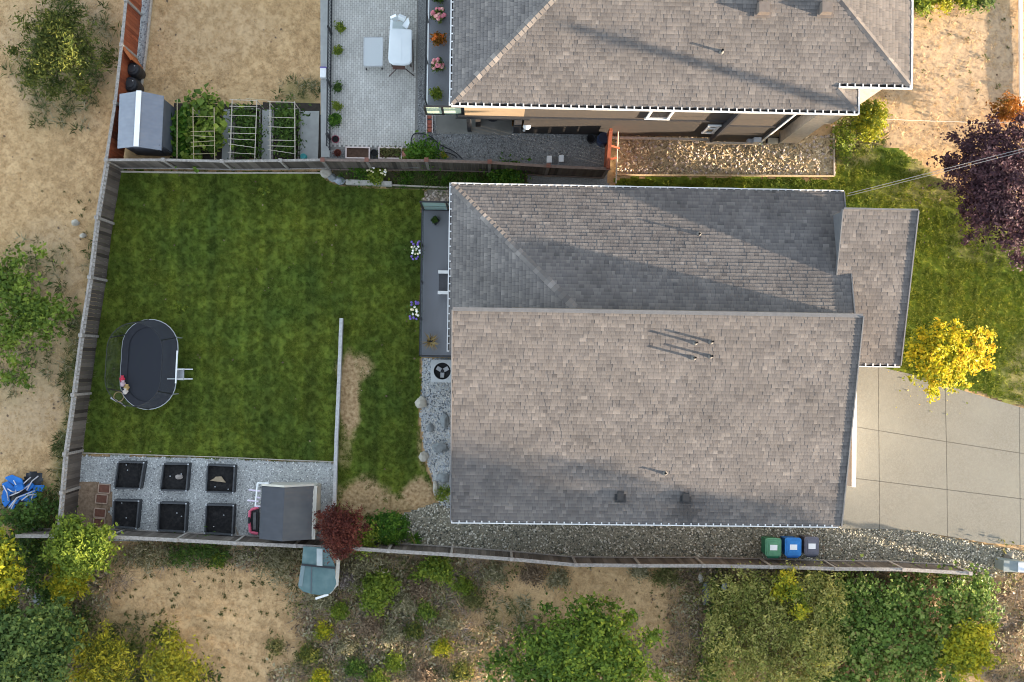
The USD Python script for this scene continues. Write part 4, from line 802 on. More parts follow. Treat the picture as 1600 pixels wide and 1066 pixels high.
for i, (cs, lab) in enumerate(PL):
    t = thing('planter', lab, 'planter', (0, 0, 0), 0); c = [at(x, y, .42) for x, y in cs]; n = 4
    for k in range(4):
        a, b = c[k], c[(k + 1) % 4]
        put('side', beam(a - [0, 0, .21], b - [0, 0, .21], .05, .42), LINER, t); put('rim', beam(a + [0, 0, .01], b + [0, 0, .01], .055, .03), LINERL, t); put('corner_cap', bx(a + [0, 0, .04], (.055, .055, .03)), STEEL, t)
    inner = Polygon([p[:2] for p in c]).buffer(-.03); v, f = sheet(inner, .09, .24, 0); v = v.copy(); v[:, 2] += .05 * meshkit.fbm(np.stack([v[:, 0] * 4, v[:, 1] * 4, v[:, 0] * 0], -1), 3, i)
    put('soil', (v, f), SOIL, t)
    r = np.random.default_rng(70 + i); cen = np.mean([p for p in c], 0)
    if i == 2:
        hp = Polygon([at(x, y, .3)[:2] for x, y in ((328, 751), (334, 748), (337, 745), (346, 744.5), (349, 749), (353, 754), (344, 753), (336, 752))]); put('heap', prism(hp, .2, .32), mat('tan_heap', [(.26, .2, .13), (.36, .28, .19)], 9, .95), t)
    if i == 1: put('heap', ico(cen + [.15, .0, -.13], (.16, .1, .05), 2, 5, .5), mat('pale_heap', [(.2, .17, .15), (.3, .26, .23)], 9, .95), t)
    for k in range(2): put('pebble', ico(cen + [*r.uniform(-.45, .45, 2), -.13], (.03, .025, .02), 1, k), STEEL, t)
    v, f = cat_([bx((0, 0, 0), (.01, .01, .01))]) if False else (None, None)
TR = [((163.5, 763.5), 'topmost brown tray with a pale rim'), ((159.5, 779.5), 'second brown tray from the top of the row of four'), ((156.8, 801.5), 'third brown tray from the top of the row of four'), ((155.7, 816.8), 'lowest brown tray, next to the lime green tree')]
for (x, y), lab in TR:
    t = thing('tray', lab + ' on the bare soil', 'tray', at(x, y, .02), -.06)
    w, d = .47, .36
    put('base', bx((0, 0, .03), (w - .06, d - .06, .04)), mat('rust_tray', [(.13, .055, .035), (.2, .09, .06)], 8, .8), t)
    for c, s in (((0, d / 2, .04), (w, .04, .07)), ((0, -d / 2, .04), (w, .04, .07)), ((w / 2, 0, .04), (.04, d - .04, .07)), ((-w / 2, 0, .04), (.04, d - .04, .07))): put('rim', bx(c, s), mat('pale_rim', [(.36, .25, .18), (.46, .33, .25)], 8, .7), t)
# playthings by the playhouse shed
PINK = mat('pink_plastic', [(.55, .09, .16), (.65, .13, .2)], 4, .4); LILAC = mat('lilac_tube', [(.65, .55, .68), (.76, .68, .78)], 4, .4)
t = thing('frame', 'white tubular play frame at the left of the playhouse shed', 'play frame')
for a, b in (((402.5, 755), (420, 755.5)), ((402.5, 755), (399, 791)), ((389, 765.5), (407, 767.5)), ((387, 782), (404, 783.5)), ((400, 777), (407, 778)), ((399, 791), (407, 791.5))): put('tube', rods([at(*a, .9), at(*b, .9)], .035, 7), LILAC if a[1] > 760 else WHITE, t)
for a in ((389, 765.5), (387, 782), (399, 791), (402.5, 755)): q = at(*a, .9); put('leg', rods([q, (q[0] + .02, q[1], 0)], .028, 7), WHITE, t)
t = thing('toy', 'pink and black toy with a rounded front below the white play frame', 'toy')
ol = [(404, 793), (394, 796), (390.5, 799), (389.5, 813), (391, 831), (394, 832.5), (403, 834)]
put('rim', rods([at(x, y, .42) for x, y in ol], .06, 8), PINK, t); put('hull', prism(Polygon([at(x, y, .2)[:2] for x, y in ol + [(404, 815)]]), .04, .3), BLACKP, t); put('seat', bx(at(398, 814, .34), (.12, .7, .1)), mat('grey_seat', [(.1, .1, .1), (.15, .15, .15)], 6, .6), t)
put('hubcap', rods([at(389.5, 808, .42), at(389.6, 818, .42)], .065, 8), BLACKP, t)
for y in (800, 827):
    q = at(396, y, .12); put('wheel', rods([q - [.0, .05, 0], q + [.0, .05, 0]], .12, 12), BLACKP, t)

# ------------------------------------------------------------------ trampoline
tp = thing('trampoline', 'oval black trampoline with a net enclosure and a white step ladder on the lawn', 'trampoline')
TZ = .82; tc = at(233, 569.5, TZ); tt = at(207.5, 570, 2.65)
def stadium(c, w, l, z, n=16, rz=.04):
    r = w / 2; h = l / 2 - r; g = np.linspace(0, np.pi, n); p = np.vstack([np.stack([r * np.cos(g), h + r * np.sin(g)], 1), np.stack([r * np.cos(g + np.pi), -h + r * np.sin(g + np.pi)], 1)])
    co, si = math.cos(rz), math.sin(rz); p = p @ np.array([[co, -si], [si, co]])
    return np.column_stack([p + np.asarray(c)[:2], np.full(len(p), z)])
s0, s1 = stadium(tc, 2.26, 3.68, TZ), stadium(tc + [-.03, 0, 0], 2.18, 3.3, 2.6)
put('rim', rods(np.vstack([s0, s0[:1]]), .028, 8, False), STEEL, tp)
put('pad', prism(Polygon(s0[:, :2]).difference(Polygon(stadium(tc, 1.72, 3.1, TZ)[:, :2])), TZ - .01, TZ + .03), mat('black_pad', [(.012, .013, .018), (.022, .023, .03)], 5, .5), tp)
put('mat', prism(Polygon(stadium(tc, 1.74, 3.12, TZ)[:, :2]), TZ - .03, TZ - .015), mat('jump_mat', [(.016, .018, .024), (.028, .03, .038)], 40, .7), tp)
NET = sheer('black_net', (.015, .018, .02), .8, .9)
n = len(s0); i = np.arange(n); k = (i + 1) % n
put('net', (np.vstack([s0 + [0, 0, .03], s1]), np.vstack([np.stack([i, k, n + k], 1), np.stack([i, n + k, n + i], 1)])), NET, tp)
put('top_ring', rods(np.vstack([s1, s1[:1]]), .014, 6, False), BLACKM, tp)
for j in (2, 8, 13, 18, 24, 29):
    put('pole', rods([(*s0[j][:2], .0), (*s0[j][:2], TZ), s1[j]], .022, 7), BLACKM, tp)
for j in (2, 13, 18, 29):
    q = s0[j]; put('leg', rods([(q[0], q[1], TZ), (q[0] * 1.0, q[1], .02)], .026, 7), STEEL, tp)
put('entry_rail', rods([at(277, 548, TZ + .05), at(274.5, 599, TZ + .05)], .035, 7), WHITE, tp); put('strap', beam(at(261, 592, TZ + .05), at(275, 592, TZ + .05), .05, .02), STEEL, tp)
ld = thing('step_ladder', 'white plastic step beside the trampoline', 'step', at(286.5, 584.5, 0), 0)
put('tread', bx((0, 0, .42), (.3, .5, .05)), STEEL, ld); put('tread', bx((-.1, 0, .66), (.16, .46, .05)), STEEL, ld)
for y in (-.2, .2): put('side_rail', beam((.34, y, .04), (-.12, y, .78), .05, .06), WHITE, ld); put('foot', bx((.3, y, .03), (.2, .05, .05)), WHITE, ld)
for (x, y), col, lab in (((192, 593), (.5, .04, .07), 'red soft toy at the edge of the trampoline'), ((193, 600.5), (.5, .36, .38), 'pale pink soft toy between the red and the tan toys'), ((199, 606.5), (.4, .26, .1), 'tan soft toy nearest the middle of the trampoline'), ((197, 612.5), (.55, .48, .42), 'cream soft toy lowest on the trampoline edge')):
    t = thing('soft_toy', lab, 'soft toy', at(x, y, TZ + .05)); mm = mat('plush_%d' % x + str(int(y)), [col], 9, .95)
    put('body', ico((0, 0, .09), (.09, .11, .08), 2, 3), mm, t); put('head', ico((.02, .11, .12), (.06, .06, .06), 2, 4), mm, t)
    for sx_ in (-1, 1): put('arm', ico((.085 * sx_, .03, .08), (.035, .05, .03), 1, 5), mm, t); put('ear', ico((.05 * sx_ + .02, .15, .15), (.022, .022, .022), 1, 5), mm, t)
hs = thing('hoop', 'tan ring with loose straps lying on the lawn left of the trampoline', 'hoop', at(185.5, 620, .08))
put('ring', ring((0, 0, 0), .2, .2, .022, 28, 6), mat('tan_hose', [(.36, .25, .1), (.5, .36, .17)], 6, .6), hs); put('strap', beam((-.34, -.04, -.02), (-.05, -.2, -.02), .08, .015), STEEL, hs); put('strap', beam((.02, -.2, -.02), (.28, -.42, -.03), .05, .015), GREYTOP, hs)

# ------------------------------------------------------------------ machines and bins
ac = thing('air_conditioner', 'square grey outdoor unit with a three bladed fan beside the house', 'air conditioner', at(691, 580, .8) * [1, 1, 0])
put('cabinet', cat_([bx((0, .44, .4), (.9, .04, .8)), bx((0, -.44, .4), (.9, .04, .8)), bx((-.43, 0, .4), (.04, .84, .8)), bx((.43, 0, .4), (.04, .84, .8))]), STEEL, ac)
hole = Polygon(stadium((0, 0), .7, .7001, 0, 20)[:, :2]); put('top_plate', prism(sbox(-.47, -.47, .47, .47).buffer(-.08).buffer(.08).difference(hole), .78, .84), mat('pale_metal', [(.42, .43, .43), (.5, .51, .51)], 6, .45), ac)
put('fan_well', lathe([(.36, .8), (.34, .5), (.001, .5)], 24), BLACKP, ac)
for j in range(3):
    g = .5 + j * 2.094; put('fan_blade', bx((.17 * math.cos(g), .17 * math.sin(g), .64), (.22, .17, .02), g, .9), STEEL, ac)
put('fan_hub', lathe([(.001, .69), (.07, .68), (.08, .6)], 14), BLACKP, ac)
for r_ in (.12, .2, .28, .34): put('guard_ring', ring((0, 0, .83), r_, r_, .006, 28, 4), BLACKM, ac)
def bin_(px, py, col, lid, label, w=.66, rz=0):
    t = thing('wheelie_bin', label, 'bin', at(px, py, 1.05) * [1, 1, 0], rz, 'three wheelie bins in a row'); mb, ml = mat('bin_' + label.split()[0], [col], 5, .5), mat('binlid_' + label.split()[0], [lid], 5, .45)
    put('body', bx((0, -.02, .5), (w * .72, .6, .98), 0, 1.2), mb, t)
    top = sbox(-w / 2, -.38, w / 2, .38).buffer(-.1).buffer(.1)
    ld_ = put('lid', cat_([prism(top, .99, 1.04), prism(top.buffer(-.06), 1.04, 1.065), prism(top.buffer(-.13), 1.065, 1.085)]), ml, t)
    put('sticker', bx((0, .0, 1.087), (.3, .22, .006)), WHITE, ld_)
    put('handle', rods([(-w * .34, -.44, .97), (w * .34, -.44, .97)], .025, 7), mb, t)
    for sx_ in (-1, 1): put('wheel', rods([(sx_ * w * .36, -.28, .11), (sx_ * w * .3, -.28, .11)], .11, 14), BLACKP, t)
    put('hinge', bx((0, -.38, 1.02), (w * .8, .05, .06)), mb, t)
bin_(1208.5, 855.5, (.02, .13, .065), (.1, .27, .15), 'green wheelie bin, left of the three by the house')
bin_(1239.5, 855, (.012, .1, .33), (.03, .2, .52), 'blue wheelie bin, middle of the three by the house', .68)
bin_(1268.5, 853.5, (.055, .057, .075), (.12, .12, .15), 'grey wheelie bin, right of the three by the house', .6)
ub = thing('utility_box', 'grey green utility cabinet with a pale end at the right edge below the driveway', 'utility box', at(1583, 885, .8) * [1, 1, 0], -.03)
put('cabinet', bx((0, 0, .4), (.8, .42, .8)), mat('utility_green', [(.13, .16, .16), (.17, .2, .2)], 3, .5), ub); put('lid', bx((.0, 0, .82), (.84, .46, .05)), mat('utility_lid', [(.17, .2, .2), (.22, .25, .25)], 3, .5), ub); put('end_cover', bx((.3, -.02, .87), (.24, .4, .05)), mat('pale_cover', [(.5, .54, .6), (.6, .64, .7)], 3, .4), ub)
mk = thing('marker_block', 'small pale concrete pyramid above the utility cabinet', 'concrete block', at(1576, 869, 0)); put('block', bx((0, 0, .14), (.42, .36, .28), .1, .15), CONC, mk); put('plinth', bx((0, 0, -.0), (.5, .42, .05), .1), CONC, mk)
# small things by the upper house
t = thing('valve_cover', 'pale green valve cover in the bark bed', 'cover', at(1183, 221, .02)); put('lid', bx((0, 0, .05), (.42, .3, .1), 0, .94), mat('pale_green_lid', [(.2, .27, .17), (.26, .33, .22)], 4, .6), t); put('collar', bx((0, 0, .01), (.48, .36, .05)), CONC_GREY, t)
t = thing('splash_block', 'cream rounded splash block below the white downspout', 'splash block', at(1207, 221, .02)); put('block', prism(sbox(-.22, -.13, .22, .13).buffer(-.06).buffer(.06), 0, .1), mat('cream_block', [(.42, .37, .27), (.5, .45, .34)], 5, .7), t); put('bracket', rods([(-.26, -.1, .04), (-.27, .17, .04), (.27, .17, .04), (.26, -.1, .04)], .025, 6), BLACKP, t)
for (x, y), lab in (((858, 252), 'left white block on the gravel by the brown fence'), ((876.5, 251), 'right white block on the gravel by the brown fence')):
    t = thing('block', lab, 'block', at(x, y - 1, PZ)); put('body', bx((0, 0, .15), (.2, .3, .3), 0, .95), WHITE, t); put('foot', bx((0, 0, .01), (.22, .32, .03)), STEEL, t)
t = thing('pot', 'dark round pot beside the blue black barrel at the red gate', 'pot', at(923, 219, PZ)); put('rim', lathe([(.001, .2), (.13, .2), (.17, .3), (.2, .3), (.16, 0), (.001, 0)], 18), BLACKP, t); put('soil', lathe([(.001, .24), (.15, .24)], 14), SOIL, t)
t = thing('barrel', 'blue black barrel against the wall beside the red gate', 'barrel', at(941, 221, PZ)); put('body', lathe([(.001, .7), (.22, .7), (.26, .6), (.27, .35), (.25, 0)], 20), mat('navy_plastic', [(.014, .02, .045), (.025, .035, .07)], 5, .4), t); put('rim', ring((0, 0, .7), .2, .2, .02, 24, 6), mat('navy_rim', [(.09, .11, .17), (.13, .15, .22)], 5, .4), t)
for (x, y), lab, r_ in (((206.5, 107), 'upper black rain barrel beside the red fence', .28), ((203, 130.5), 'lower black rain barrel touching the grey shed', .31)):
    t = thing('rain_barrel', lab, 'barrel', at(x, y, .95) * [1, 1, 0]); put('body', lathe([(.001, .96), (r_ * .6, .95), (r_ * .85, .92), (r_, .8), (r_ * 1.05, .45), (r_ * .9, 0)], 24), BLACKP, t); put('lid', lathe([(.001, 1.0), (r_ * .55, .99), (r_ * .6, .95)], 20), mat('barrel_lid', [(.03, .032, .036), (.045, .047, .052)], 6, .5), t); put('cap', ico((r_ * .4, .1, 1.0), (.03, .03, .03), 1), STEEL, t)
gl = thing('gate', 'orange red gate leaf standing open above the rain barrels', 'gate'); g0, g1 = at(193, 74, 1.7), at(206, 93, 1.55)
for i in range(5): q0, q1 = g0 + (g1 - g0) * (i / 5 + .01), g0 + (g1 - g0) * ((i + 1) / 5 - .01); put('board', beam((*q0[:2], .9), (*q1[:2], .9), .03, 1.5), mat('orange_board', [(.34, .1, .03), (.46, .15, .05)], 5, .7), gl)
put('cap_rail', beam(g0, g1, .12, .04), mat('orange_board', [], 1), gl)
st = thing('bench', 'dark garden seat with two white arms under the west eave', 'bench', at(696, 443, DZ))
put('seat', bx((0, 0, .42), (.5, .72, .08)), mat('seat_cloth', [(.07, .072, .08), (.1, .1, .11)], 9, .9), st)
for y in (.42, -.42): put('arm', bx((0, y, .6), (.56, .13, .06)), WHITE, st); put('leg', bx((-.22, y, .29), (.06, .08, .58)), WHITE, st); put('leg', bx((.22, y, .29), (.06, .08, .58)), WHITE, st)
# ------------------------------------------------------------------ grass, pebbles and other uncountable cover
rng = np.random.default_rng(5)
def blades(n, spread, length, width, rise, rng, bend=.5):
    """a tuft of thin blades as bent triangles"""
    a = rng.uniform(0, 2 * np.pi, n); r = spread * np.sqrt(rng.uniform(0, 1, n)); b = np.stack([r * np.cos(a), r * np.sin(a), 0 * a], 1)
    d = a + rng.normal(0, .9, n); L = length * rng.uniform(.6, 1.3, n); out = np.stack([np.cos(d), np.sin(d), 0 * d], 1); s = np.stack([-np.sin(d), np.cos(d), 0 * d], 1) * width / 2
    m = b + out * (L * bend * .4)[:, None] + [0, 0, 1] * (L * rise * .7)[:, None]; t = b + out * (L * bend)[:, None] + [0, 0, 1] * (L * rise)[:, None]
    v = np.stack([b - s, b + s, m + s * .7, m - s * .7, t], 1).reshape(-1, 3); k = np.arange(n)[:, None] * 5
    return v, np.concatenate([k + [0, 1, 2], k + [0, 2, 3], k + [3, 2, 4]]), np.repeat(rng.uniform(0, 1, n), 5)
GRASSLEAF = leafmat('grass_blade', [(.028, .045, .007), (.055, .08, .012), (.095, .115, .02), (.15, .155, .04)], .25)
DRYLEAF = leafmat('dry_blade', [(.33, .21, .1), (.56, .39, .2), (.7, .51, .29)], .25)
gp = [(blades(26, .09, .07, .014, .5, rng, .85), LAWNBLADE) for _ in range(4)]; fp = [(blades(26, .09, .075, .015, .5, rng, .85), FRONTBLADE) for _ in range(4)]
dp = [(blades(18, .12, .1, .011, .22, rng, 1.0), DRYLEAF) for _ in range(5)]
x, y = sample(LAWN_PG, 70, rng, lambda x, y: 1 - dry_back(x, y)); scatter('grass', gp, None, np.stack([x, y, 0 * x + .01], 1), rng, 'short mown grass of the back lawn', 'grass', .6, 1.3)
x, y = sample(FRONT_PG.buffer(-.1), 60, rng, lambda x, y: 1 - .8 * dry_front(x, y)); scatter('grass', fp, None, np.stack([x, y, 0 * x + .01], 1), rng, 'sunlit grass of the front lawn', 'grass', .7, 1.7)
built = unary_union([LAWN_PG, FRONT_PG, DRIVE.buffer(.05), YARD, SOUTH, WEST, STRIP, SIDEYARD, GRBED, sbox(-2, -6, 16, 6), poly([(503, -160), (960, -160), (960, 262), (500, 262)]), sbox(-1, 9, 14.6, 20), poly([(186, 140), (272, 140), (272, 250), (180, 250)]), poly([(272, 158), (504, 158), (504, 252), (272, 252)]), poly([(205, -40), (240, -40), (220, 150), (186, 150)])])
frame = poly([(-30, -30), (1630, -30), (1630, 1096), (-30, 1096)])
WILD = frame.difference(built)
x, y = sample(WILD, 52, rng, lambda x, y: 1 - .75 * np.maximum(soil_and_dimming_of(x, y), weed_of(x, y))); scatter('dry_grass', dp, None, np.stack([x, y, 0 * x - .05], 1), rng, 'cropped dead grass over the dry lots', 'dry grass', .5, 1.3)
wp = [(blades(14, .12, .22, .03, .5, rng, .8), leafmat('weed_blade', [(.035, .05, .014), (.09, .11, .03), (.2, .19, .07)], .25)) for _ in range(3)] + [(blades(14, .12, .2, .025, .4, rng, .9), L_SEDGE)]
x, y = sample(WILD, 22, rng, lambda x, y: weed_of(x, y)); scatter('weeds', wp, None, np.stack([x, y, 0 * x - .05], 1), rng, 'low green and straw coloured weeds at the edges of the dry lots', 'weeds', .7, 1.7)
def pebbles(label, pg, per, cols, rng, smin, smax, z=.015, nm='pebbles'):
    pr = []
    for i, c in enumerate(cols):
        pr.append((ico((0, 0, 0), (.03, .024, .018), 1, 30 + i, .6), mat(nm + '_%s_%d' % (label.split()[0], i), [c], 8, .85)))
    x, y = sample(pg, per, rng); scatter(nm, pr, None, np.stack([x, y, 0 * x + z], 1), rng, label, nm, smin, smax, .3)
pebbles('crushed pale stone on the gravel yard', YARD.difference(YARDSOIL), 200, [(.68, .68, .65), (.52, .52, .5), (.38, .38, .37), (.24, .24, .24)], rng, .6, 1.2)
pebbles('mixed round pebbles along the south side of the house', SOUTH.difference(sbox(-1, -6, 13, 8)), 220, [(.38, .35, .27), (.25, .23, .165), (.15, .14, .1), (.075, .075, .06), (.55, .51, .43)], rng, .6, 1.6)
pebbles('bluish pebbles beside the deck', WEST.difference(sbox(-1, -6, 13, 8)), 240, [(.4, .42, .44), (.24, .26, .28), (.13, .14, .15), (.5, .47, .42)], rng, .6, 1.5)
pebbles('pale stones north of the deck', NWBED, 200, [(.5, .42, .36), (.36, .29, .22), (.24, .19, .15)], rng, 1., 2.4)
pebbles('dark pebbles on the side path of the upper house', poly([(656, 100), (668, 100), (668, 176), (690, 206), (812, 207), (950, 209), (948, 248), (510, 245), (510, 238), (650, 238)], PZ), 200, [(.3, .3, .29), (.2, .2, .195), (.12, .12, .12)], rng, .6, 1.2, PZ)
pebbles('grey crumbs on the narrow path by the red fence', poly([(212, -30), (238, -30), (227, 80), (218, 145), (195, 145), (206, 60)]), 160, [(.4, .41, .42), (.26, .27, .28), (.15, .155, .16)], rng, .6, 1.1)
bk = [(bx((0, 0, 0), (.13, .035, .02), 0), mat('bark_chip_%d' % i, [c], 8, .9)) for i, c in enumerate([(.62, .5, .33), (.5, .39, .24), (.38, .28, .16), (.2, .15, .09)])] + [(ico((0, 0, 0), (.05, .04, .03), 1, 8, .5), mat('bark_stone', [(.42, .35, .3)], 8, .9))]
x, y = sample(GRBED, 130, rng); scatter('bark_chips', bk, None, np.stack([x, y, 0 * x + .03], 1), rng, 'straw coloured bark chips in the bed of the upper house', 'bark chips', .6, 1.5, .25)
x, y = sample(STRIP, 30, rng, lambda x, y: .15 + .85 * blob(x, y, 690, 275, 120, 16, .6, 4)); scatter('bed_grass', [(blades(22, .12, .28, .022, .8, rng, .5), L_BRIGHT) for _ in range(2)] + [(blades(16, .12, .22, .02, .7, rng, .5), L_OLIVE)], None, np.stack([x, y, 0 * x], 1), rng, 'long grass in the planting bed under the brown fence', 'grass', .7, 1.4)
# dead stalks and twigs of the rough ground along the bottom
tw = []
for i in range(4):
    r = np.random.default_rng(50 + i); v, f, t = blades(24, .26, .42, .016, .18, r, 1.0); tw.append(((v, f, t), L_TWIG if i == 1 else (L_DEAD if i == 2 else DRYLEAF)))
for i in range(3):
    r = np.random.default_rng(60 + i); k = 22; c = np.column_stack([r.normal(0, .16, k), r.normal(0, .16, k), r.uniform(.02, .26, k)]); tw.append((leaves(c, np.column_stack([r.normal(0, .5, (k, 2)), np.ones(k)]), .1, r), [L_DEAD, L_OLIVE, L_SEDGE][i]))
ROUGH = poly([(160, 852), (460, 866), (700, 880), (900, 892), (1130, 898), (1110, 1090), (470, 1090), (455, 960), (300, 900), (200, 880)])
def rough_of(x, y):
    return np.clip(soil_and_dimming_of(x, y) * 1.3, 0, 1)
x, y = sample(WILD, 30, rng, lambda x, y: np.where(pix(x, y)[1] > 845, rough_of(x, y), 0))
scatter('dead_brush', tw, None, np.stack([x, y, 0 * x - .03], 1), rng, 'tangled grey brown stalks and dead leaves on the rough ground', 'brush', .6, 1.4)

# ------------------------------------------------------------------ trees and shrubs
def px_lobe(cx, cy, r, z, o, rz=None, ry=None):
    p = at(cx, cy, z); s = S * H / (H - z)
    return (p[0] - o[0], p[1] - o[1], z, r / s, (ry or r) / s, rz if rz else r / s * .8)
def shrub(name, label, cat, lobes_px, nclus, per, size, leaf, seed, trunk=True, **k):
    """lobes in photograph pixels: (x, y, radius, height of its middle[, vertical radius, y radius])"""
    bxy = np.mean([at(l[0], l[1], l[3])[:2] for l in lobes_px], 0); o = np.array([*bxy, -.04])
    lo = [px_lobe(l[0], l[1], l[2], l[3], o, *(l[4:] if len(l) > 4 else ())) for l in lobes_px]
    k.setdefault('gaps', .42 if cat in ('tree',) else (.36 if max(l[2] for l in lobes_px) > 20 else 0)); k.setdefault('tips', .22 if cat == 'tree' else .12)
    top = max(l[2] for l in lo); k.setdefault('trunk_name', 'stem'); k.setdefault('crown_name', 'foliage')
    return plant(name, label, cat, o, lo, nclus, per, size, leaf, seed, trunk=(top * .85, k.pop('tr', .05)) if trunk else None, **k)
T = dict(crown_name='crown', trunk_name='trunk')
L_OLIVEG = leafmat('leaf_olive_green', [(.03, .05, .012), (.07, .095, .02), (.15, .165, .035), (.3, .28, .05)])
L_LIMEG = leafmat('leaf_fresh_green', [(.04, .08, .012), (.1, .16, .022), (.19, .26, .035), (.3, .36, .06)])
L_LIMEY = leafmat('leaf_lime_yellow', [(.06, .1, .012), (.2, .24, .02), (.42, .4, .025), (.58, .48, .03)])
L_YGOLD = leafmat('leaf_gold_green', [(.06, .085, .014), (.2, .21, .025), (.48, .42, .035), (.66, .54, .06)])
L_BRIGHTL = leafmat('leaf_willow', [(.032, .07, .012), (.09, .155, .022), (.2, .28, .035), (.42, .46, .05)])
L_STRAW = leafmat('leaf_straw_green', [(.06, .085, .018), (.17, .2, .04), (.33, .33, .085), (.5, .45, .16), (.58, .54, .09)])
L_MAPLE = leafmat('leaf_maple', [(.06, .12, .012), (.2, .24, .015), (.46, .42, .02), (.64, .5, .03), (.66, .4, .03)])
PALETWIG = mat('pale_twig', [(.3, .25, .18), (.5, .43, .33)], 9)
def star(cx, cy, z, tips, r0, droop=.25):
    """a crown of boughs that reach from the middle to the given ends (photograph pixels)"""
    out = [(cx, cy, r0, z, r0 / S * .7)]
    for i, (x, y) in enumerate(tips):
        for s_, k in ((.42, .62), (.72, .46), (1.0, .28)):
            out.append((cx + (x - cx) * s_, cy + (y - cy) * s_, r0 * k * (1 + .2 * ((i * 7) % 3 - 1)), z * (1 - droop * s_ * s_), r0 * k / S * .7))
    return out
ns = lambda f, o=0.0, a=1.0, b=0.0: (lambda c: np.clip(b + a * meshkit.noise(c * f + o), 0, 1))
shrub('tree', 'feathery green tree in the dry lot at the top left corner', 'tree', star(98, 72, 2.1, [(30, 30), (22, 80), (40, 130), (80, 150), (130, 140), (165, 95), (160, 45), (120, 5), (75, -5)], 34, .4), 520, 26, .15, L_OLIVEG, 101, tr=.12, shell=.2, wide=.3, spread=.15, bias=ns(1.2, 9), **T)
shrub('tree', 'sprawling light green tree beyond the left fence', 'tree', star(20, 470, 2.0, [(28, 385), (62, 398), (-10, 400), (95, 470), (118, 478), (80, 520), (70, 560), (40, 590), (5, 590), (-30, 540), (100, 500)], 32, .3), 420, 20, .17, L_LIMEG, 102, tr=.1, shell=.3, spread=.14, gaps=.48, bias=ns(1.3, 3), **T)
shrub('tree', 'lime green tree leaning over the lower left fence corner', 'tree', star(118, 855, 2.5, [(85, 828), (75, 862), (105, 815), (140, 825), (168, 832), (178, 862), (165, 885), (140, 900), (110, 895)], 28, .2), 360, 28, .13, L_LIME, 103, tr=.09, shell=.3, spread=.11, bias=ns(1.6, 3, .8, .15), gaps=.36, **T)
shrub('shrub', 'golden yellow shrub just below the lime green tree', 'shrub', star(105, 905, 1.4, [(74, 912), (80, 930), (96, 938), (120, 926), (135, 920), (134, 900), (88, 885), (115, 880)], 18), 150, 24, .17, L_YELLOW, 104, wide=.3, shell=.25, spread=.1)
shrub('tree', 'bright yellow green tree at the left edge', 'tree', star(-6, 890, 2.6, [(22, 850), (30, 880), (26, 900), (14, 920), (8, 950), (12, 960), (-30, 930), (0, 838)], 28, .2), 220, 24, .16, L_LIMEY, 105, tr=.08, shell=.35, spread=.12, **T)
shrub('tree', 'broad dark green tree in the lower left corner', 'tree', star(35, 1015, 3.2, [(20, 955), (55, 965), (90, 955), (115, 975), (122, 1010), (100, 1060), (70, 1085), (20, 1090), (-30, 1060), (-30, 990), (70, 1040), (0, 965)], 38, .25), 640, 28, .18, L_DARK, 106, tr=.14, shell=.35, spread=.14, gaps=.4, bias=ns(1.1, 0, .9, .1), **T)
shrub('shrub', 'thin yellow branched shrub right of the dark corner tree', 'shrub', star(165, 1050, 1.8, [(110, 1020), (125, 985), (150, 1000), (165, 980), (190, 1005), (205, 1035), (190, 1075), (140, 1085), (110, 1060)], 24), 320, 20, .14, L_YGOLD, 107, shell=.2, spread=.12, wide=.35, gaps=.4, nlimb=20, wood=PALETWIG)
shrub('shrub', 'yellow green shrub with bare pale twigs at the bottom edge', 'shrub', star(262, 1050, 1.6, [(215, 1035), (235, 1010), (262, 985), (275, 995), (300, 1010), (318, 1040), (325, 1065), (230, 1080), (290, 1080)], 24), 300, 18, .14, L_YGOLD, 108, shell=.2, spread=.12, wide=.4, nlimb=40, wood=PALETWIG, gaps=.42, bias=ns(1.5, 0, .7, .3))
shrub('shrub', 'dark low thicket between the blue wreck and the left fence', 'shrub', [(35, 812, 30, .5), (75, 800, 24, .5), (20, 838, 28, .5), (70, 832, 24, .5), (90, 790, 14, .4), (60, 775, 14, .6), (5, 860, 20, .5), (50, 850, 26, .4)], 220, 18, .13, L_GREEN, 109, shell=.2, trunk=False, gaps=.44)
shrub('maple', 'small dark red maple between the playhouse shed and the lower fence', 'tree', star(532, 832, 2.5, [(500, 805), (496, 822), (520, 796), (545, 796), (562, 802), (568, 822), (558, 850), (545, 872), (525, 868), (512, 850)], 21, .2), 380, 32, .085, L_RED, 110, tr=.06, shell=.25, spread=.09, wide=.5, nlimb=16, gaps=.36, **T)
shrub('shrub', 'rounded bright green shrub by the lower fence right of the red maple', 'shrub', [(606, 825, 30, .55, .5, 22), (622, 826, 16, .5), (590, 824, 16, .5)], 260, 30, .08, L_BRIGHT, 111, trunk=False, shell=.75, spread=.06, gaps=0, tips=0)
shrub('shrub', 'yellow green shrub between the red maple and the rounded shrub', 'shrub', [(570, 842, 12, 1.2), (566, 852, 12, 1.1), (574, 834, 8, 1.1)], 50, 20, .11, L_LIME, 112, shell=.4)
ag = thing('spiky_plant', 'small spiky leaved plant right of the rounded shrub', 'plant', at(649, 843, 0)); r = np.random.default_rng(3)
va, fa, ta = blades(34, .06, .55, .07, .45, r, .75); put('leaves', (va, fa), L_BRIGHT, ag, tone=ta)
shrub('shrub', 'tiny yellow green mound against the west wall', 'shrub', [(692, 772, 10, .3)], 40, 26, .06, L_LIME, 113, trunk=False, shell=.6, spread=.06)
shrub('shrub', 'bright green bush below the teal shed', 'shrub', star(590, 922, .8, [(562, 920), (570, 945), (590, 955), (612, 935), (618, 912), (600, 898), (578, 905)], 18), 150, 24, .12, L_LIME, 114, trunk=False, spread=.1, bias=ns(2, 0, .6))
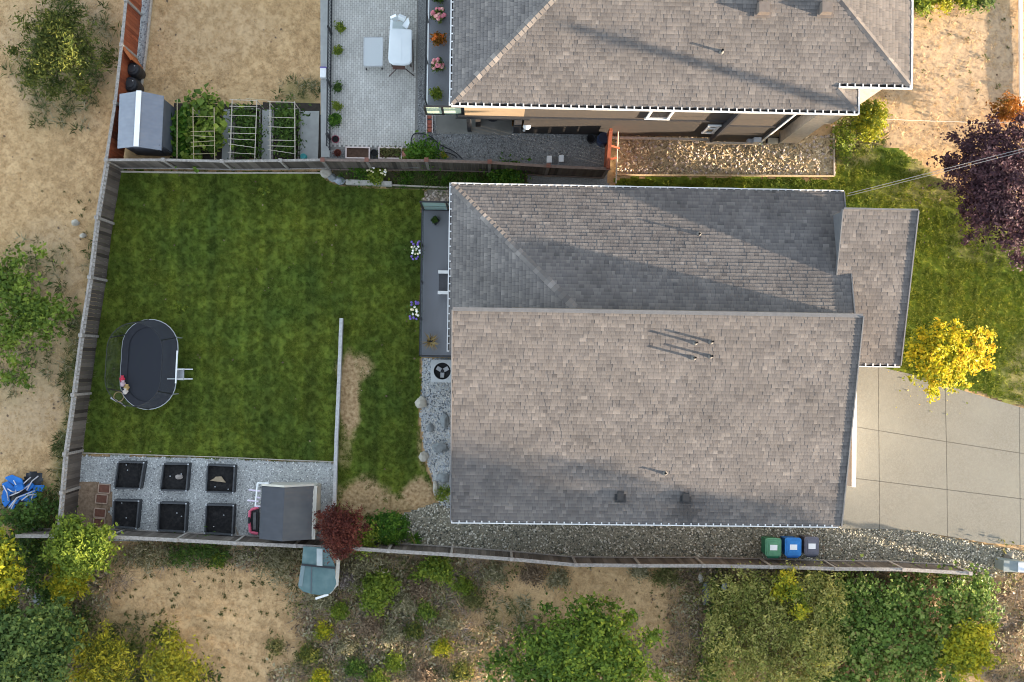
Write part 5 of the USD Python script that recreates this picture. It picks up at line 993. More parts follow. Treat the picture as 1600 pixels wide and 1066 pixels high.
shrub('shrub', 'green bush at the foot of the lower fence under the house corner', 'shrub', star(685, 888, .7, [(640, 902), (655, 895), (668, 880), (700, 878), (708, 895), (702, 912), (685, 905)], 14), 140, 20, .12, L_LIME, 115, trunk=False, spread=.09)
shrub('shrub', 'straw coloured weed clump right of the teal shed', 'shrub', [(570, 885, 18, .5), (590, 880, 18, .5), (560, 900, 14, .4), (565, 915, 14, .4)], 90, 18, .13, L_SEDGE, 116, trunk=False, wide=.3)
shrub('shrub', 'straw coloured weed clump left of the teal shed', 'shrub', [(435, 875, 20, .5), (425, 890, 22, .5), (448, 868, 14, .4), (440, 895, 14, .4)], 100, 18, .12, L_SEDGE, 117, trunk=False, wide=.3)
shrub('shrub', 'low green weeds along the outside of the fence by the planters', 'shrub', [(300, 862, 14, .4), (325, 862, 16, .4), (275, 866, 10, .3), (350, 868, 7, .4), (285, 872, 8, .3)], 80, 18, .12, L_GREEN, 118, trunk=False, wide=.35)
shrub('shrub', 'pale dry weed tuft outside the fence below the brown trays', 'shrub', [(215, 862, 12, .4), (240, 868, 14, .4), (225, 880, 12, .3), (255, 860, 8, .3)], 60, 16, .11, L_SEDGE, 119, trunk=False, wide=.3)
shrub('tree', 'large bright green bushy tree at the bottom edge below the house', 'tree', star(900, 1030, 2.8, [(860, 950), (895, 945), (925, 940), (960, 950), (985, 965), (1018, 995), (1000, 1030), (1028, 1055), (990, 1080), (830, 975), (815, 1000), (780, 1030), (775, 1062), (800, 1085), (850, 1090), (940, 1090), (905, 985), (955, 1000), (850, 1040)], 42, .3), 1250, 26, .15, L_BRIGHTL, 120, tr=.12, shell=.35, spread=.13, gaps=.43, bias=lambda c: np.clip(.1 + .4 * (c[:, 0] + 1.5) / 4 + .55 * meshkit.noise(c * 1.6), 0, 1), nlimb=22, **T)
shrub('thicket', 'olive and straw coloured thicket below the lower fence left of the brambles', 'thicket', [(1120 + 32 * (i % 6) + 10 * ((i // 6) % 2), 916 + 29 * (i // 6), 26 + 4 * (i % 3), .9 + .14 * ((i * 5) % 7), .55) for i in range(36)], 1500, 22, .12, L_STRAW, 121, trunk=False, shell=.35, spread=.12, wide=.38, gaps=.4, tips=.04, bias=lambda c: .1 + .8 * meshkit.noise(c * 1.2 + 2))
shrub('shrub', 'yellow sprig standing out of the top of the olive thicket', 'shrub', [(1225, 905, 12, 1.9, .5), (1238, 925, 13, 1.9, .5), (1248, 950, 12, 1.8, .5), (1215, 925, 9, 1.8)], 70, 24, .12, L_LIMEY, 171, shell=.3, spread=.1)
lob = [(1292 + 46 * i + 8 * (j % 2), 922 + 35 * j, 30, .75 + .35 * ((i * 7 + j * 5) % 5) / 5, .6) for i in range(6) for j in range(5) if not (i == 5 and j > 2)]
bt = shrub('brambles', 'dense green bramble patch below the lower fence at the right', 'brambles', lob, 1500, 20, .125, L_BRAMBLE, 122, trunk=False, shell=.25, spread=.15, wide=.8, gaps=.42, tips=.05, bias=lambda c: .55 * meshkit.noise(c * 2.2 + 1) + .45 * meshkit.noise(c * .8 + 5))
r = np.random.default_rng(8); can = []
for i in range(70):
    a = at(r.uniform(1290, 1535), r.uniform(905, 1060), r.uniform(.8, 1.2)); d = r.uniform(0, 6.28); L_ = r.uniform(.5, 1.4)
    can.append(rods([a - [L_ / 2 * math.cos(d), L_ / 2 * math.sin(d), .3], a + [0, 0, .12], a + [L_ / 2 * math.cos(d), L_ / 2 * math.sin(d), -.3]], .012, 4, False))
v, f = cat_(can); o = bt.GetAttribute('xformOp:translate').Get(); put('canes', (v - np.array(o), f), mat('bramble_cane', [(.12, .06, .045), (.26, .17, .11)], 8), bt, kind='stuff')
shrub('shrub', 'yellow leaved shrub at the lower right edge of the brambles', 'shrub', star(1512, 1012, 1.9, [(1490, 985), (1520, 975), (1550, 980), (1545, 1010), (1555, 1035), (1530, 1055), (1500, 1060), (1470, 1040), (1480, 1010)], 20), 260, 24, .13, L_LIMEY, 123, shell=.3, spread=.1, bias=ns(1.4, 6))
shrub('shrub', 'dark green undergrowth at the left foot of the olive thicket', 'shrub', [(1120, 965, 16, .5), (1125, 1010, 18, .6), (1115, 1050, 18, .5), (1130, 925, 14, .5)], 110, 16, .13, L_GREEN, 124, trunk=False)
shrub('thicket', 'low tangled green growth between the yellow shrubs at the bottom left', 'thicket', [(125, 1000, 22, .5), (150, 1030, 22, .5), (205, 1010, 20, .5), (225, 1050, 24, .5), (200, 1070, 24, .5), (300, 1060, 22, .5), (330, 1075, 22, .4), (245, 995, 16, .4), (170, 1000, 16, .5), (130, 960, 16, .4)], 260, 18, .12, L_OLIVEG, 172, trunk=False, shell=.15, gaps=.42)
shrub('thicket', 'green undergrowth round the rocks at the left edge', 'thicket', [(70, 885, 20, .4), (50, 905, 16, .4), (85, 945, 20, .4), (45, 870, 16, .4), (65, 865, 14, .4), (75, 925, 14, .3)], 150, 18, .12, L_GREEN, 173, trunk=False, shell=.15, gaps=.45)
for k, (x, y, r_, lf, lab) in enumerate([(610, 990, 14, L_SEDGE, 'pale tuft in the middle of the brown brush'), (645, 985, 12, L_OLIVEG, 'olive sprig right of the pale tuft in the brush'), (480, 1020, 14, L_OLIVEG, 'olive clump where the dry lot meets the brush'), (540, 1010, 11, L_SEDGE, 'straw tuft left of the middle of the brush'), (700, 970, 14, L_SEDGE, 'straw tuft at the right side of the brush'), (720, 1050, 14, L_OLIVEG, 'olive clump left of the big green bush'), (590, 1060, 14, L_LIME, 'bright clump at the bottom edge of the brush'), (665, 955, 11, L_LIMEG, 'fresh green plant above the olive sprig'),(500, 935, 16, L_SEDGE, 'straw weed tuft just below the white board'), (505, 985, 9, L_LIMEY, 'little yellow plant low in the brown brush'), (530, 955, 10, L_LIME, 'little green plant below the teal shed in the brush'), (630, 940, 16, L_SEDGE, 'pale dry tuft right of the bright green bush'), (655, 920, 14, L_DEAD, 'brown dead clump below the fence bush'),
        (615, 1035, 12, L_LIME, 'green sprig near the bottom in the brown brush'), (690, 1010, 9, L_LIMEY, 'small yellow green plant in the right part of the brush'), (555, 1040, 14, L_GREEN, 'green clump at the bottom left of the brush'), (500, 1058, 12, L_LIMEY, 'yellow clump at the bottom edge left of the brush'), (740, 935, 14, L_OLIVE, 'olive weed clump at the right end of the brush'), (725, 915, 12, L_LIME, 'yellow green weed strip under the lower fence'), (580, 975, 18, L_DEAD, 'brown dead tangle in the middle of the brush'), (660, 1050, 16, L_DEAD, 'brown dead tangle at the bottom of the brush'), (545, 905, 14, L_TWIG, 'grey twig heap beside the teal shed'), (770, 895, 16, L_SEDGE, 'pale weed clump under the lower fence below the hanging eave'), (830, 895, 16, L_DEAD, 'dry brown clump under the lower fence left of the dirt lot'), (870, 902, 14, L_SEDGE, 'straw clump at the upper edge of the dirt lot'), (1040, 895, 18, L_OLIVE, 'olive weed strip at the upper right of the dirt lot'), (1000, 890, 12, L_SEDGE, 'pale weed strip above the dirt lot'), (430, 1010, 8, L_OLIVE, 'small olive plant low in the dry lot'), (340, 875, 7, L_LIME, 'small bright sprig outside the fence right of the planters')]):
    shrub('weed_clump', lab, 'weeds', [(x, y, r_, .3, .22), (x + r_ * .7, y + r_ * .4, r_ * .6, .22), (x - r_ * .6, y + r_ * .5, r_ * .55, .2)], int(30 + r_ * 3), 18, .1, lf, 180 + k, trunk=False, shell=.15, spread=.09, wide=.35, gaps=.3)
# front garden
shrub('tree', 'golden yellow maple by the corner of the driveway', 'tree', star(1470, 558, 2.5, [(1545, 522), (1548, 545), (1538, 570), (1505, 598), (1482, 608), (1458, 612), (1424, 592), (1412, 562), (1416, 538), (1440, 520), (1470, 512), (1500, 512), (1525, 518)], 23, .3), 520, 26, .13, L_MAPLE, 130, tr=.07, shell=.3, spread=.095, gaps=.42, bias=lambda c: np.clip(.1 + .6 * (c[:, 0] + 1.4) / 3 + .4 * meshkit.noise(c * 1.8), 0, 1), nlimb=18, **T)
shrub('tree', 'dark purple leaved tree at the right edge of the front lawn', 'tree', star(1568, 285, 2.9, [(1490, 215), (1520, 200), (1560, 190), (1600, 185), (1640, 210), (1480, 255), (1484, 290), (1505, 330), (1520, 365), (1560, 375), (1590, 405), (1620, 390), (1660, 330), (1545, 320), (1600, 250)], 40, .35), 1200, 30, .12, L_PURPLE, 131, tr=.13, shell=.25, spread=.125, gaps=.38, bias=ns(1.6, 0, .7, .1), nlimb=22, **T)
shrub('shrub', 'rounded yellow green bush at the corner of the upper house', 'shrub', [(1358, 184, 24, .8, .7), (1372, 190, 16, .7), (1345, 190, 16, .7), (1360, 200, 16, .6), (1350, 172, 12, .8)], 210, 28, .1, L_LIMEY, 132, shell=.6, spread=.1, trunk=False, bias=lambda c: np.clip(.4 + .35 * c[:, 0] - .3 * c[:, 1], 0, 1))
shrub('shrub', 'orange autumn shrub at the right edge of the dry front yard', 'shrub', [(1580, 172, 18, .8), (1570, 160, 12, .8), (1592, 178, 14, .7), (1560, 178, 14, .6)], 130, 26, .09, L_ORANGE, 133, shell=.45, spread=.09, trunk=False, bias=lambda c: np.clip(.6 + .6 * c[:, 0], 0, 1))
for i, (q, lf, lab) in enumerate([([(1438, 6, 16, .7), (1445, 12, 10, .6), (1430, -8, 16, .8)], L_LIME, 'lime green shrub at the top edge beside the upper roof'), ([(1468, 4, 16, .6), (1485, 2, 16, .6), (1475, -12, 18, .7), (1496, -5, 14, .6)], L_YELLOW, 'yellow shrub in the middle of the row at the top edge'), ([(1510, 2, 11, .6), (1515, -10, 12, .7)], L_LIME, 'small green shrub between the yellow and the dark one at the top edge'), ([(1536, 2, 12, .5), (1530, -8, 12, .6), (1548, -4, 10, .5)], L_DARK, 'dark green shrub at the right of the row along the top edge')]):
    shrub('shrub', lab, 'shrub', q, 90, 24, .1, lf, 140 + i, trunk=False, shell=.55, spread=.09)
shrub('shrub', 'low green weeds beside the right timber kerb of the bark bed', 'shrub', [(1315, 205, 10, .3), (1312, 225, 9, .25), (1320, 240, 8, .2), (1326, 215, 8, .25)], 60, 18, .1, L_LIME, 150, trunk=False)

# ------------------------------------------------------------------ vegetable beds with cane frames
CANE = mat('cane', [(.36, .28, .16), (.5, .41, .27)], 7, .7); CANEW = mat('white_cane', [(.45, .38, .3), (.58, .52, .44)], 7, .6)
put('vegetable_ground', sheet(poly([(272, 162), (502, 162), (502, 250), (272, 250)]), .12, .006), mat('bed_soil', [(.03, .024, .019), (.06, .048, .038)], 7, .95, bump=.4), label='dark soil under the vegetable beds', kind='structure')
for pts, lab in (([(349, 172), (364, 171), (362, 250), (347, 250)], 'left paved path between the vegetable beds'), ([(410, 172), (425, 172), (424, 250), (409, 250)], 'middle paved path between the vegetable beds'), ([(470, 174), (499, 174), (497, 250), (469, 250)], 'wide gravel path between the last vegetable bed and the patio wall'), ([(297, 172), (312, 172), (312, 186), (297, 186)], 'short paved piece among the squash plants')):
    pb = put('path', prism(poly(pts), .0, .05), CONC_GREY, label=lab, kind='structure')
def cane_frame(label, x0, x1, y0, y1, rungs, lean, zc, pale):
    t = thing('trellis', label, 'trellis'); m = CANEW if pale else CANE
    for xx in (x0, x1): put('pole', rods([at(xx, y0, zc), at(xx + lean, y1, zc)], .016, 6), m, t)
    for xx, yy in ((x0, y0 + 3), (x1, y0 + 3), (x0 + lean, y1 - 3), (x1 + lean, y1 - 3)): q = at(xx, yy, zc); put('upright', rods([q, (q[0], q[1], 0)], .018, 6), m, t)
    for i, (ya, yb) in enumerate(rungs):
        s = (ya - y0) / (y1 - y0) * lean; put('rung', rods([at(x0 + s - 4, ya, zc + .03), at(x1 + s + 1, yb, zc + .03)], .012, 5), m, t)
    return t
cane_frame('left cane frame over the squash plants', 301.5, 334.5, 168, 250, [(182, 182), (205.5, 205), (212, 214), (222.5, 220), (229, 227), (241, 240)], 1, 1.3, False)
cane_frame('middle pale cane frame over the vegetable beds', 362.8, 401.5, 155, 249, [(156, 157), (166, 167), (180, 181.5), (198, 200), (208, 209), (217, 219), (225, 231), (238.5, 241)], -3.5, 1.3, True)
cane_frame('right pale cane frame over the vegetable beds', 421.8, 460.5, 158, 251, [(159, 160), (183, 184.5), (198, 200), (219, 219.5), (228, 229), (234, 240.5)], .5, 1.3, True)
put('cane', rods([at(277, 155, 1.0), at(276.5, 248, 1.0)], .02, 6), CANE, label='single cane above the squash plants beside the grey shed', cat='cane')
put('cane', rods([at(384, 154, 1.3), at(421, 157, 1.3)], .016, 6), CANE, label='loose cane joining the middle and right frames', cat='cane')
for x0, x1, lab in ((366, 406, 'raised board edge of the middle vegetable bed'), (427, 468, 'raised board edge of the right vegetable bed')):
    t = thing('raised_bed', lab, 'raised bed')
    for a, b in (((x0, 170), (x1, 170)), ((x1, 170), (x1 - 2, 249)), ((x0, 170), (x0 - 2, 249))): put('board', beam(at(*a, .2) - [0, 0, .1], at(*b, .2) - [0, 0, .1], .04, .22), GREYTOP, t)
big = dict(trunk=False, shell=.3, wide=.85, crown_name='leaves')
shrub('squash_plant', 'large leaved squash plant beside the grey shed', 'vegetable', [(285, 195, 12, .5), (285, 215, 13, .5), (284, 238, 12, .4), (290, 178, 8, .4)], 80, 7, .24, L_BRIGHT, 160, **big)
shrub('squash_plant', 'large leaved squash plant climbing the left cane frame', 'vegetable', [(315, 160, 14, .9), (330, 168, 12, .9), (308, 200, 12, .8), (330, 200, 14, .9), (310, 215, 10, .8), (338, 225, 10, .8), (306, 242, 12, .7), (338, 196, 8, .8), (338, 176, 9, .7)], 140, 7, .21, L_LIMEG, 161, **big)
shrub('vegetable_plant', 'leafy green crop under the middle cane frame', 'vegetable', [(384, 180, 15, .5), (386, 196, 13, .5), (390, 215, 13, .4), (380, 232, 14, .4), (395, 205, 10, .5), (398, 236, 8, .4)], 130, 12, .12, L_GREEN, 162, trunk=False)
shrub('vegetable_plant', 'leafy green crop under the right cane frame', 'vegetable', [(444, 177, 14, .5), (450, 205, 13, .5), (440, 200, 10, .5), (448, 228, 12, .4), (458, 180, 8, .5)], 120, 12, .12, L_GREEN, 163, trunk=False)
t = thing('bucket_lid', 'turquoise lid on the gravel by the grey fence', 'lid', at(475, 246, .05)); put('disc', lathe([(.001, .22), (.11, .22), (.13, .2), (.115, 0), (.001, 0)], 18), mat('turquoise', [(.03, .22, .22), (.05, .28, .28)], 5, .5), t); put('rim', ring((0, 0, .215), .125, .125, .012, 20, 5), mat('turquoise_rim', [(.05, .3, .3)], 5, .5), t)

# ------------------------------------------------------------------ pots, boxes and furniture of the upper patio
def potted(name, label, px, py, z, r, h, pot, leaf, seed, fol=1.0, size=.07, n=40, square=False, rz=0, flowers=None, group=None):
    t = thing(name, label, 'potted plant', at(px, py, z), rz); rg = np.random.default_rng(seed)
    if square: put('pot', cat_([bx((0, 0, h / 2), (r * 1.9, r * 1.9, h), 0, 1.04), ]), pot, t); put('soil', bx((0, 0, h + .005), (r * 1.6, r * 1.6, .01)), SOIL, t)
    else:
        put('pot', lathe([(.001, 0), (r * .72, 0), (r * .95, h * .9), (r, h * .9), (r, h), (r * .88, h), (r * .85, h * .85), (.001, h * .85)], 16), pot, t); put('soil', lathe([(.001, h * .88), (r * .86, h * .88)], 12), SOIL, t)
    if leaf:
        v, f, tn, cc = crown([(0, 0, h + r * .35 * fol, r * fol, r * fol, r * .8 * fol)], n, 14, size, rg, size * .6, .5); put('foliage', (v, f), leaf, t, tone=tn)
    if flowers:
        k, mm, fr = flowers; top = h + r * .35 * fol + r * .75 * fol
        for i in range(k):
            a, q = rg.uniform(0, 6.28), r * fol * 1.05 * math.sqrt(rg.uniform(.02, 1)); put('flower', ico((q * math.cos(a), q * math.sin(a), top - .35 * q + rg.uniform(-.02, .03)), (fr, fr, fr * .6), 1, i, .5), mm[i % len(mm)], t)
    return t
NAVY = mat('navy_pot', [(.02, .03, .12), (.035, .05, .18)], 5, .3); GREYPOT = mat('grey_pot', [(.13, .13, .13), (.19, .19, .19)], 5, .7); REDPOT = mat('red_pot', [(.2, .02, .045), (.3, .035, .07)], 5, .4); PINKF = mat('pink_petal', [(.62, .14, .2), (.78, .28, .32)], 12, .7); PINKF2 = mat('rose_petal', [(.7, .32, .3), (.82, .44, .4)], 12, .7); PURPF = mat('purple_petal', [(.12, .07, .3), (.2, .13, .42)], 12, .7); WHITEF = mat('white_petal', [(.78, .75, .72), (.86, .84, .8)], 12, .7); CREAMF = mat('cream_petal', [(.78, .68, .42), (.85, .77, .52)], 12, .7); ORGF = mat('orange_petal', [(.5, .1, .015), (.65, .17, .02)], 12, .7)
potted('potted_plant', 'uppermost potted plant in the row beside the patio railing', 533, 47, PZ, .16, .22, GREYPOT, L_LIME, 1, 1.0)
potted('potted_plant', 'second potted plant from the top beside the patio railing', 530, 82, PZ, .14, .2, GREYPOT, L_LIME, 2, 1.0)
potted('potted_plant', 'potted plant in a navy pot beside the patio railing', 529, 140, PZ, .16, .24, NAVY, L_GREEN, 3, .85)
potted('potted_plant', 'potted plant directly below the navy pot', 528, 169, PZ, .15, .24, GREYPOT, L_LIME, 4, 1.0)
potted('potted_plant', 'square planter with a dense green bush on the patio', 525, 190, PZ, .2, .26, GREYPOT, L_BRIGHT, 5, 1.15, .07, 70, True)
potted('potted_plant', 'dark red pot with a sparse plant in the patio corner', 525.5, 219.5, PZ, .16, .26, REDPOT, None, 6)
put('coil', ring((.0, 0, .24), .08, .08, .03, 14, 6), TERRA, stage.GetPrimAtPath('/World/potted_plant_005'))
potted('potted_plant', 'terracotta pot with red flowers at the foot of the patio railing', 528.5, 240, PZ, .15, .2, TERRA, L_RED, 7, .7, .06, 20)
for x, y, w, lab, lf in ((560, 240.5, 38, 'white framed planter box holding bare brown soil', None), (610.5, 241, 37, 'white framed planter box full of low green plants', L_OLIVE)):
    t = thing('planter_box', lab, 'planter box', at(x, y, PZ)); ww = w / 37.5
    for c, s in (((0, .22, .13), (ww, .05, .26)), ((0, -.22, .13), (ww, .05, .26)), ((ww / 2 - .025, 0, .13), (.05, .39, .25)), ((-ww / 2 + .025, 0, .13), (.05, .39, .25))): put('side', bx(c, s), mat('pinkish_white', [(.62, .5, .46), (.72, .6, .56)], 5, .6), t)
    put('soil', bx((0, 0, .1), (ww - .1, .39, .2)), BROWNSOIL, t)
    if lf:
        v, f, tn, cc = crown([(-.25, 0, .2, .2, .16, .1), (.05, 0, .2, .24, .16, .12), (.3, 0, .2, .16, .15, .1)], 60, 12, .07, np.random.default_rng(9), .06); put('plants', (v, f), lf, t, tone=tn)
potted('potted_plant', 'black pot between the two white framed planter boxes', 585.5, 241, PZ, .16, .26, BLACKP, None, 8)
t = thing('crate', 'brick red crate at the right end of the planter boxes', 'crate', at(632.5, 242, PZ)); put('body', bx((0, 0, .15), (.17, .42, .3)), TERRA, t); put('top', bx((0, 0, .305), (.13, .36, .02)), mat('pale_red', [(.42, .16, .12), (.5, .22, .17)], 5, .7), t)
shrub('shrub', 'mixed leafy plants in the corner above the brown fence', 'shrub', [(643, 240, 7, 1.0, .3), (657, 240, 8, 1.0, .3), (668, 238, 9, 1.05, .3), (675, 240, 8, 1.0, .3), (650, 244, 6, .9, .3)], 110, 12, .12, L_BRIGHT, 164, trunk=False, shell=.4, bias=lambda c: np.clip(.9 - c[:, 0] * 1.2, 0, 1))
potted('potted_plant', 'small yellowish potted plant at the right of the leafy corner plants', 694.5, 245, PZ, .12, .2, mat('ochre_pot', [(.3, .2, .05), (.4, .28, .08)], 5, .6), L_YELLOW, 10, .8, .06, 20)
potted('potted_plant', 'round green plant on the upper deck nearest its glass rail', 682, 148.5, UD, .16, .2, BLACKP, L_LIME, 11, 1.15, .06, 70)
potted('potted_plant', 'pink flowers in the upper middle of the upper deck', 686, 28, UD, .19, .25, BLACKP, L_DARK, 12, 1.25, .07, 40, flowers=(14, [PINKF, PINKF2], .085))
potted('potted_plant', 'rusty orange plant between the two pink ones on the upper deck', 685.5, 66, UD, .15, .25, BLACKP, L_ORANGE, 13, 1.3, .08, 50, flowers=(9, [ORGF], .07))
potted('potted_plant', 'pink flowers in the lower middle of the upper deck', 685, 105, UD, .17, .25, BLACKP, L_DARK, 14, 1.25, .07, 40, flowers=(15, [PINKF2, PINKF], .075))
potted('potted_plant', 'green plant on the upper deck cut by the top edge', 686, -1, UD, .18, .25, BLACKP, L_GREEN, 15, 1.15, .07, 60)
potted('potted_plant', 'square black planter turned diagonally on the west deck', 680.3, 345.5, DZ, .14, .3, BLACKP, L_GREEN, 16, .55, .05, 30, True, math.pi / 4)
t = thing('potted_plant', 'tan spreading plant in a pot at the lower end of the west deck', 'potted plant', at(674, 534, DZ)); put('pot', lathe([(.001, 0), (.13, 0), (.17, .26), (.14, .26), (.001, .22)], 14), BLACKP, t)
va, fa, ta = blades(34, .08, .42, .06, .5, np.random.default_rng(4), .8); put('leaves', (va + [0, 0, .2], fa), leafmat('leaf_tan', [(.16, .1, .03), (.36, .24, .09), (.5, .38, .18)]), t, tone=ta)
for i, ((x, y), lab) in enumerate((((649, 393), 'purple and white flower box hanging on the upper part of the west deck rail'), ((646.5, 486), 'purple and white flower box hanging on the lower part of the west deck rail'))):
    t = thing('flower_box', lab, 'flower box', at(x + 3, y, DZ + .5)); put('trough', bx((0, 0, .1), (.2, .6, .2), 0, 1.1), BLACKP, t); rg = np.random.default_rng(40 + i)
    v, f, tn, cc = crown([(-.03, 0, .25, .16, .36, .14)], 50, 12, .06, rg, .05); put('foliage', (v, f), L_GREEN, t, tone=tn)
    for j in range(22):
        yy = rg.uniform(-.36, .36); put('flower', ico((rg.uniform(-.2, .14), yy, .38 + rg.uniform(-.04, .05)), (.05, .05, .03), 1, j, .5), PURPF if abs(yy) > .2 else (WHITEF if j % 3 else CREAMF), t)
t = thing('flower_clump', 'white and cream flowers over bright leaves in the planting bed', 'flowers', at(590, 274, 0)); rg = np.random.default_rng(12)
v, f, tn, cc = crown([(0, -.05, .35, .25, .25, .3), (-.03, -.2, .25, .2, .15, .25)], 70, 14, .1, rg, .08); put('foliage', (v, f), L_LIME, t, tone=tn)
for j in range(20):
    a, q = rg.uniform(-.6, 3.6), .46 * math.sqrt(rg.uniform(.05, 1)); put('flower', ico((q * math.cos(a), q * math.sin(a) * .8 + .05, .62 + rg.uniform(0, .1)), (.042, .042, .025), 1, j, .5), CREAMF if j % 3 else WHITEF, t)
shrub('shrub', 'small round green clump left of the white flowers', 'shrub', [(558, 267, 10, .3), (562, 262, 7, .35)], 50, 14, .08, L_BRIGHT, 165, trunk=False)
shrub('shrub', 'green bush under the upper edge of the main roof beside the brown fence', 'shrub', [(790, 272, 14, .7), (805, 276, 12, .7), (778, 268, 8, .6)], 90, 18, .12, L_BRIGHT, 166, trunk=False)
# patio furniture
FR = mat('bronze_frame', [(.06, .04, .035), (.1, .07, .06)], 5, .4); CLOTH = mat('white_cover', [(.7, .74, .76), (.8, .83, .84)], 1.5, .8)
def at_rel(o, x, y, z): return at(x, y, z) - o
t = thing('patio_table', 'long table under a white cover on the upper patio', 'table'); zc = PZ + .78
cs = [(609, 47), (612, 44.5), (641, 46), (644, 48), (643.5, 96), (640, 100), (632, 102), (614, 101), (608, 97), (606.5, 92)]
top = Polygon([at(x, y, zc)[:2] for x, y in cs]).buffer(.05).buffer(-.05); put('cover', cat_([prism(top.buffer(-.04), zc, zc + .03), prism(top, zc - .1, zc)]), CLOTH, t); put('fold', beam(at(627, 55, zc + .03), at(626, 100, zc + .03), .02, .012), CLOTH, t)
for x, y in ((611, 50), (640, 50), (611, 96), (640, 96)): q = at(x, y, zc); put('leg', bx((q[0], q[1], PZ + .36), (.06, .06, .72)), FR, t)
t = thing('garden_chair', 'white covered chair pushed against the top end of the long table', 'chair')
zs_ = PZ + .5
put('seat', prism(Polygon([at(x, y, zs_)[:2] for x, y in ((612, 33), (632, 34), (637, 46), (611, 46))]), zs_ - .05, zs_), mat('chair_shade', [(.5, .56, .56), (.58, .63, .63)], 4, .7), t)  # seat a duller grey than the white cover
put('back', cat_([beam(at(613, 30, zs_ + .35), at(622, 26, zs_ + .42), .1, .5), beam(at(622, 26, zs_ + .42), at(633, 30, zs_ + .35), .1, .5)]), CLOTH, t); put('arm', beam(at(612, 31, zs_ + .25), at(611, 46, zs_ + .22), .1, .05), CLOTH, t)
put('cushion', cat_([(np.array([at_rel(0, *p) for p in ((628, 40, zs_ + .1), (638, 27, zs_ + .35), (640, 36, zs_ + .3), (636, 46, zs_ + .12))] + [at_rel(0, *p) for p in ((628, 40, zs_), (638, 27, zs_ + .25), (640, 36, zs_ + .2), (636, 46, zs_))]), np.array([[0, 2, 1], [0, 3, 2], [4, 5, 6], [4, 6, 7], [0, 1, 5], [0, 5, 4], [1, 2, 6], [1, 6, 5], [2, 3, 7], [2, 7, 6], [3, 0, 4], [3, 4, 7]]))]), CLOTH, t)
t = thing('garden_chair', 'dark framed folding chair at the lower end of the long table', 'chair')
q = at(622, 104, PZ + .45); put('seat', bx(q + [.03, 0, 0], (.5, .24, .04)), mat('brown_sling', [(.12, .065, .05), (.18, .1, .08)], 6, .8), t)
for a, b in (((619.5, 108, .5), (608, 119.5, .05)), ((633, 107.5, .5), (647, 118.5, .05)), ((645, 62, .55), (645.5, 112, .3))): put('leg', rods([at(a[0], a[1], PZ + a[2]), at(b[0], b[1], PZ + b[2])], .022, 6), FR, t)
t = thing('patio_table', 'low glass topped table beside the covered table', 'table'); zg = PZ + .5
gpz = Polygon([at(x, y, zg)[:2] for x, y in ((568, 58), (599, 58), (598, 104), (567.5, 104))]).buffer(-.07).buffer(.07); put('glass_top', prism(gpz.buffer(-.03), zg - .005, zg + .008), sheer('table_glass', (.6, .63, .64), .3, .15), t); put('frame', prism(gpz.difference(gpz.buffer(-.035)), zg - .02, zg + .015), STEEL, t)
for a, b in (((573, 64), (576, 72)), ((593, 64), (589, 73)), ((573, 96), (577, 90)), ((593, 97), (588, 91))): put('leg', rods([at(*a, zg - .02), at(*b, PZ)], .02, 6), STEEL, t)
for a in ((572.5, 108.5), (597, 107.5)): put('foot', bx(at(*a, PZ + .06), (.05, .06, .1)), BLACKM, t)
hose = thing('hose', 'long black hose looping over the gravel corner of the side path', 'hose'); hp = [(648, 233), (643, 224), (644, 213), (652, 208), (664, 210), (675, 215), (686, 225), (700, 232), (712, 239), (722, 248)]
hp2 = [(660, 232), (661, 222), (668, 217), (678, 219), (684, 228), (687, 236), (695, 238), (706, 241), (714, 247)]
from scipy.interpolate import CubicSpline
for i, h_ in enumerate((hp, hp2)):
    h_ = np.array([at(x, y, PZ + .05) for x, y in h_]); s = np.linspace(0, 1, len(h_)); put('loop', rods(CubicSpline(s, h_)(np.linspace(0, 1, 60)), .022, 6), BLACKP, hose)
t = thing('basket', 'dark round basket under the covered part of the upper patio', 'basket', at(770, 182, PZ)); put('body', lathe([(.001, .3), (.26, .3), (.3, .28), (.24, 0)], 18), BLACKP, t); put('inside', lathe([(.001, .31), (.22, .31)], 16), mat('basket_fill', [(.07, .08, .09), (.12, .13, .14)], 9, .9), t)
t = thing('brick_strip', 'narrow strip of red bricks with pale edges at the patio entrance', 'brick strip'); ya = [180, 186.5, 188.5, 194.5, 195, 200.5, 201, 207]
for i in range(4):
    a, b = at(668, ya[2 * i], PZ), at(674.5, ya[2 * i + 1], PZ); put('brick', bx(((a[0] + b[0]) / 2, (a[1] + b[1]) / 2, PZ + .05), (.17, abs(a[1] - b[1]) - .01, .1)), TERRA, t)
for x in (666.8, 675.6): put('edge', beam(at(x, 179, PZ + .06), at(x, 208, PZ + .06), .035, .12), mat('pinkish_white', [], 1), t)

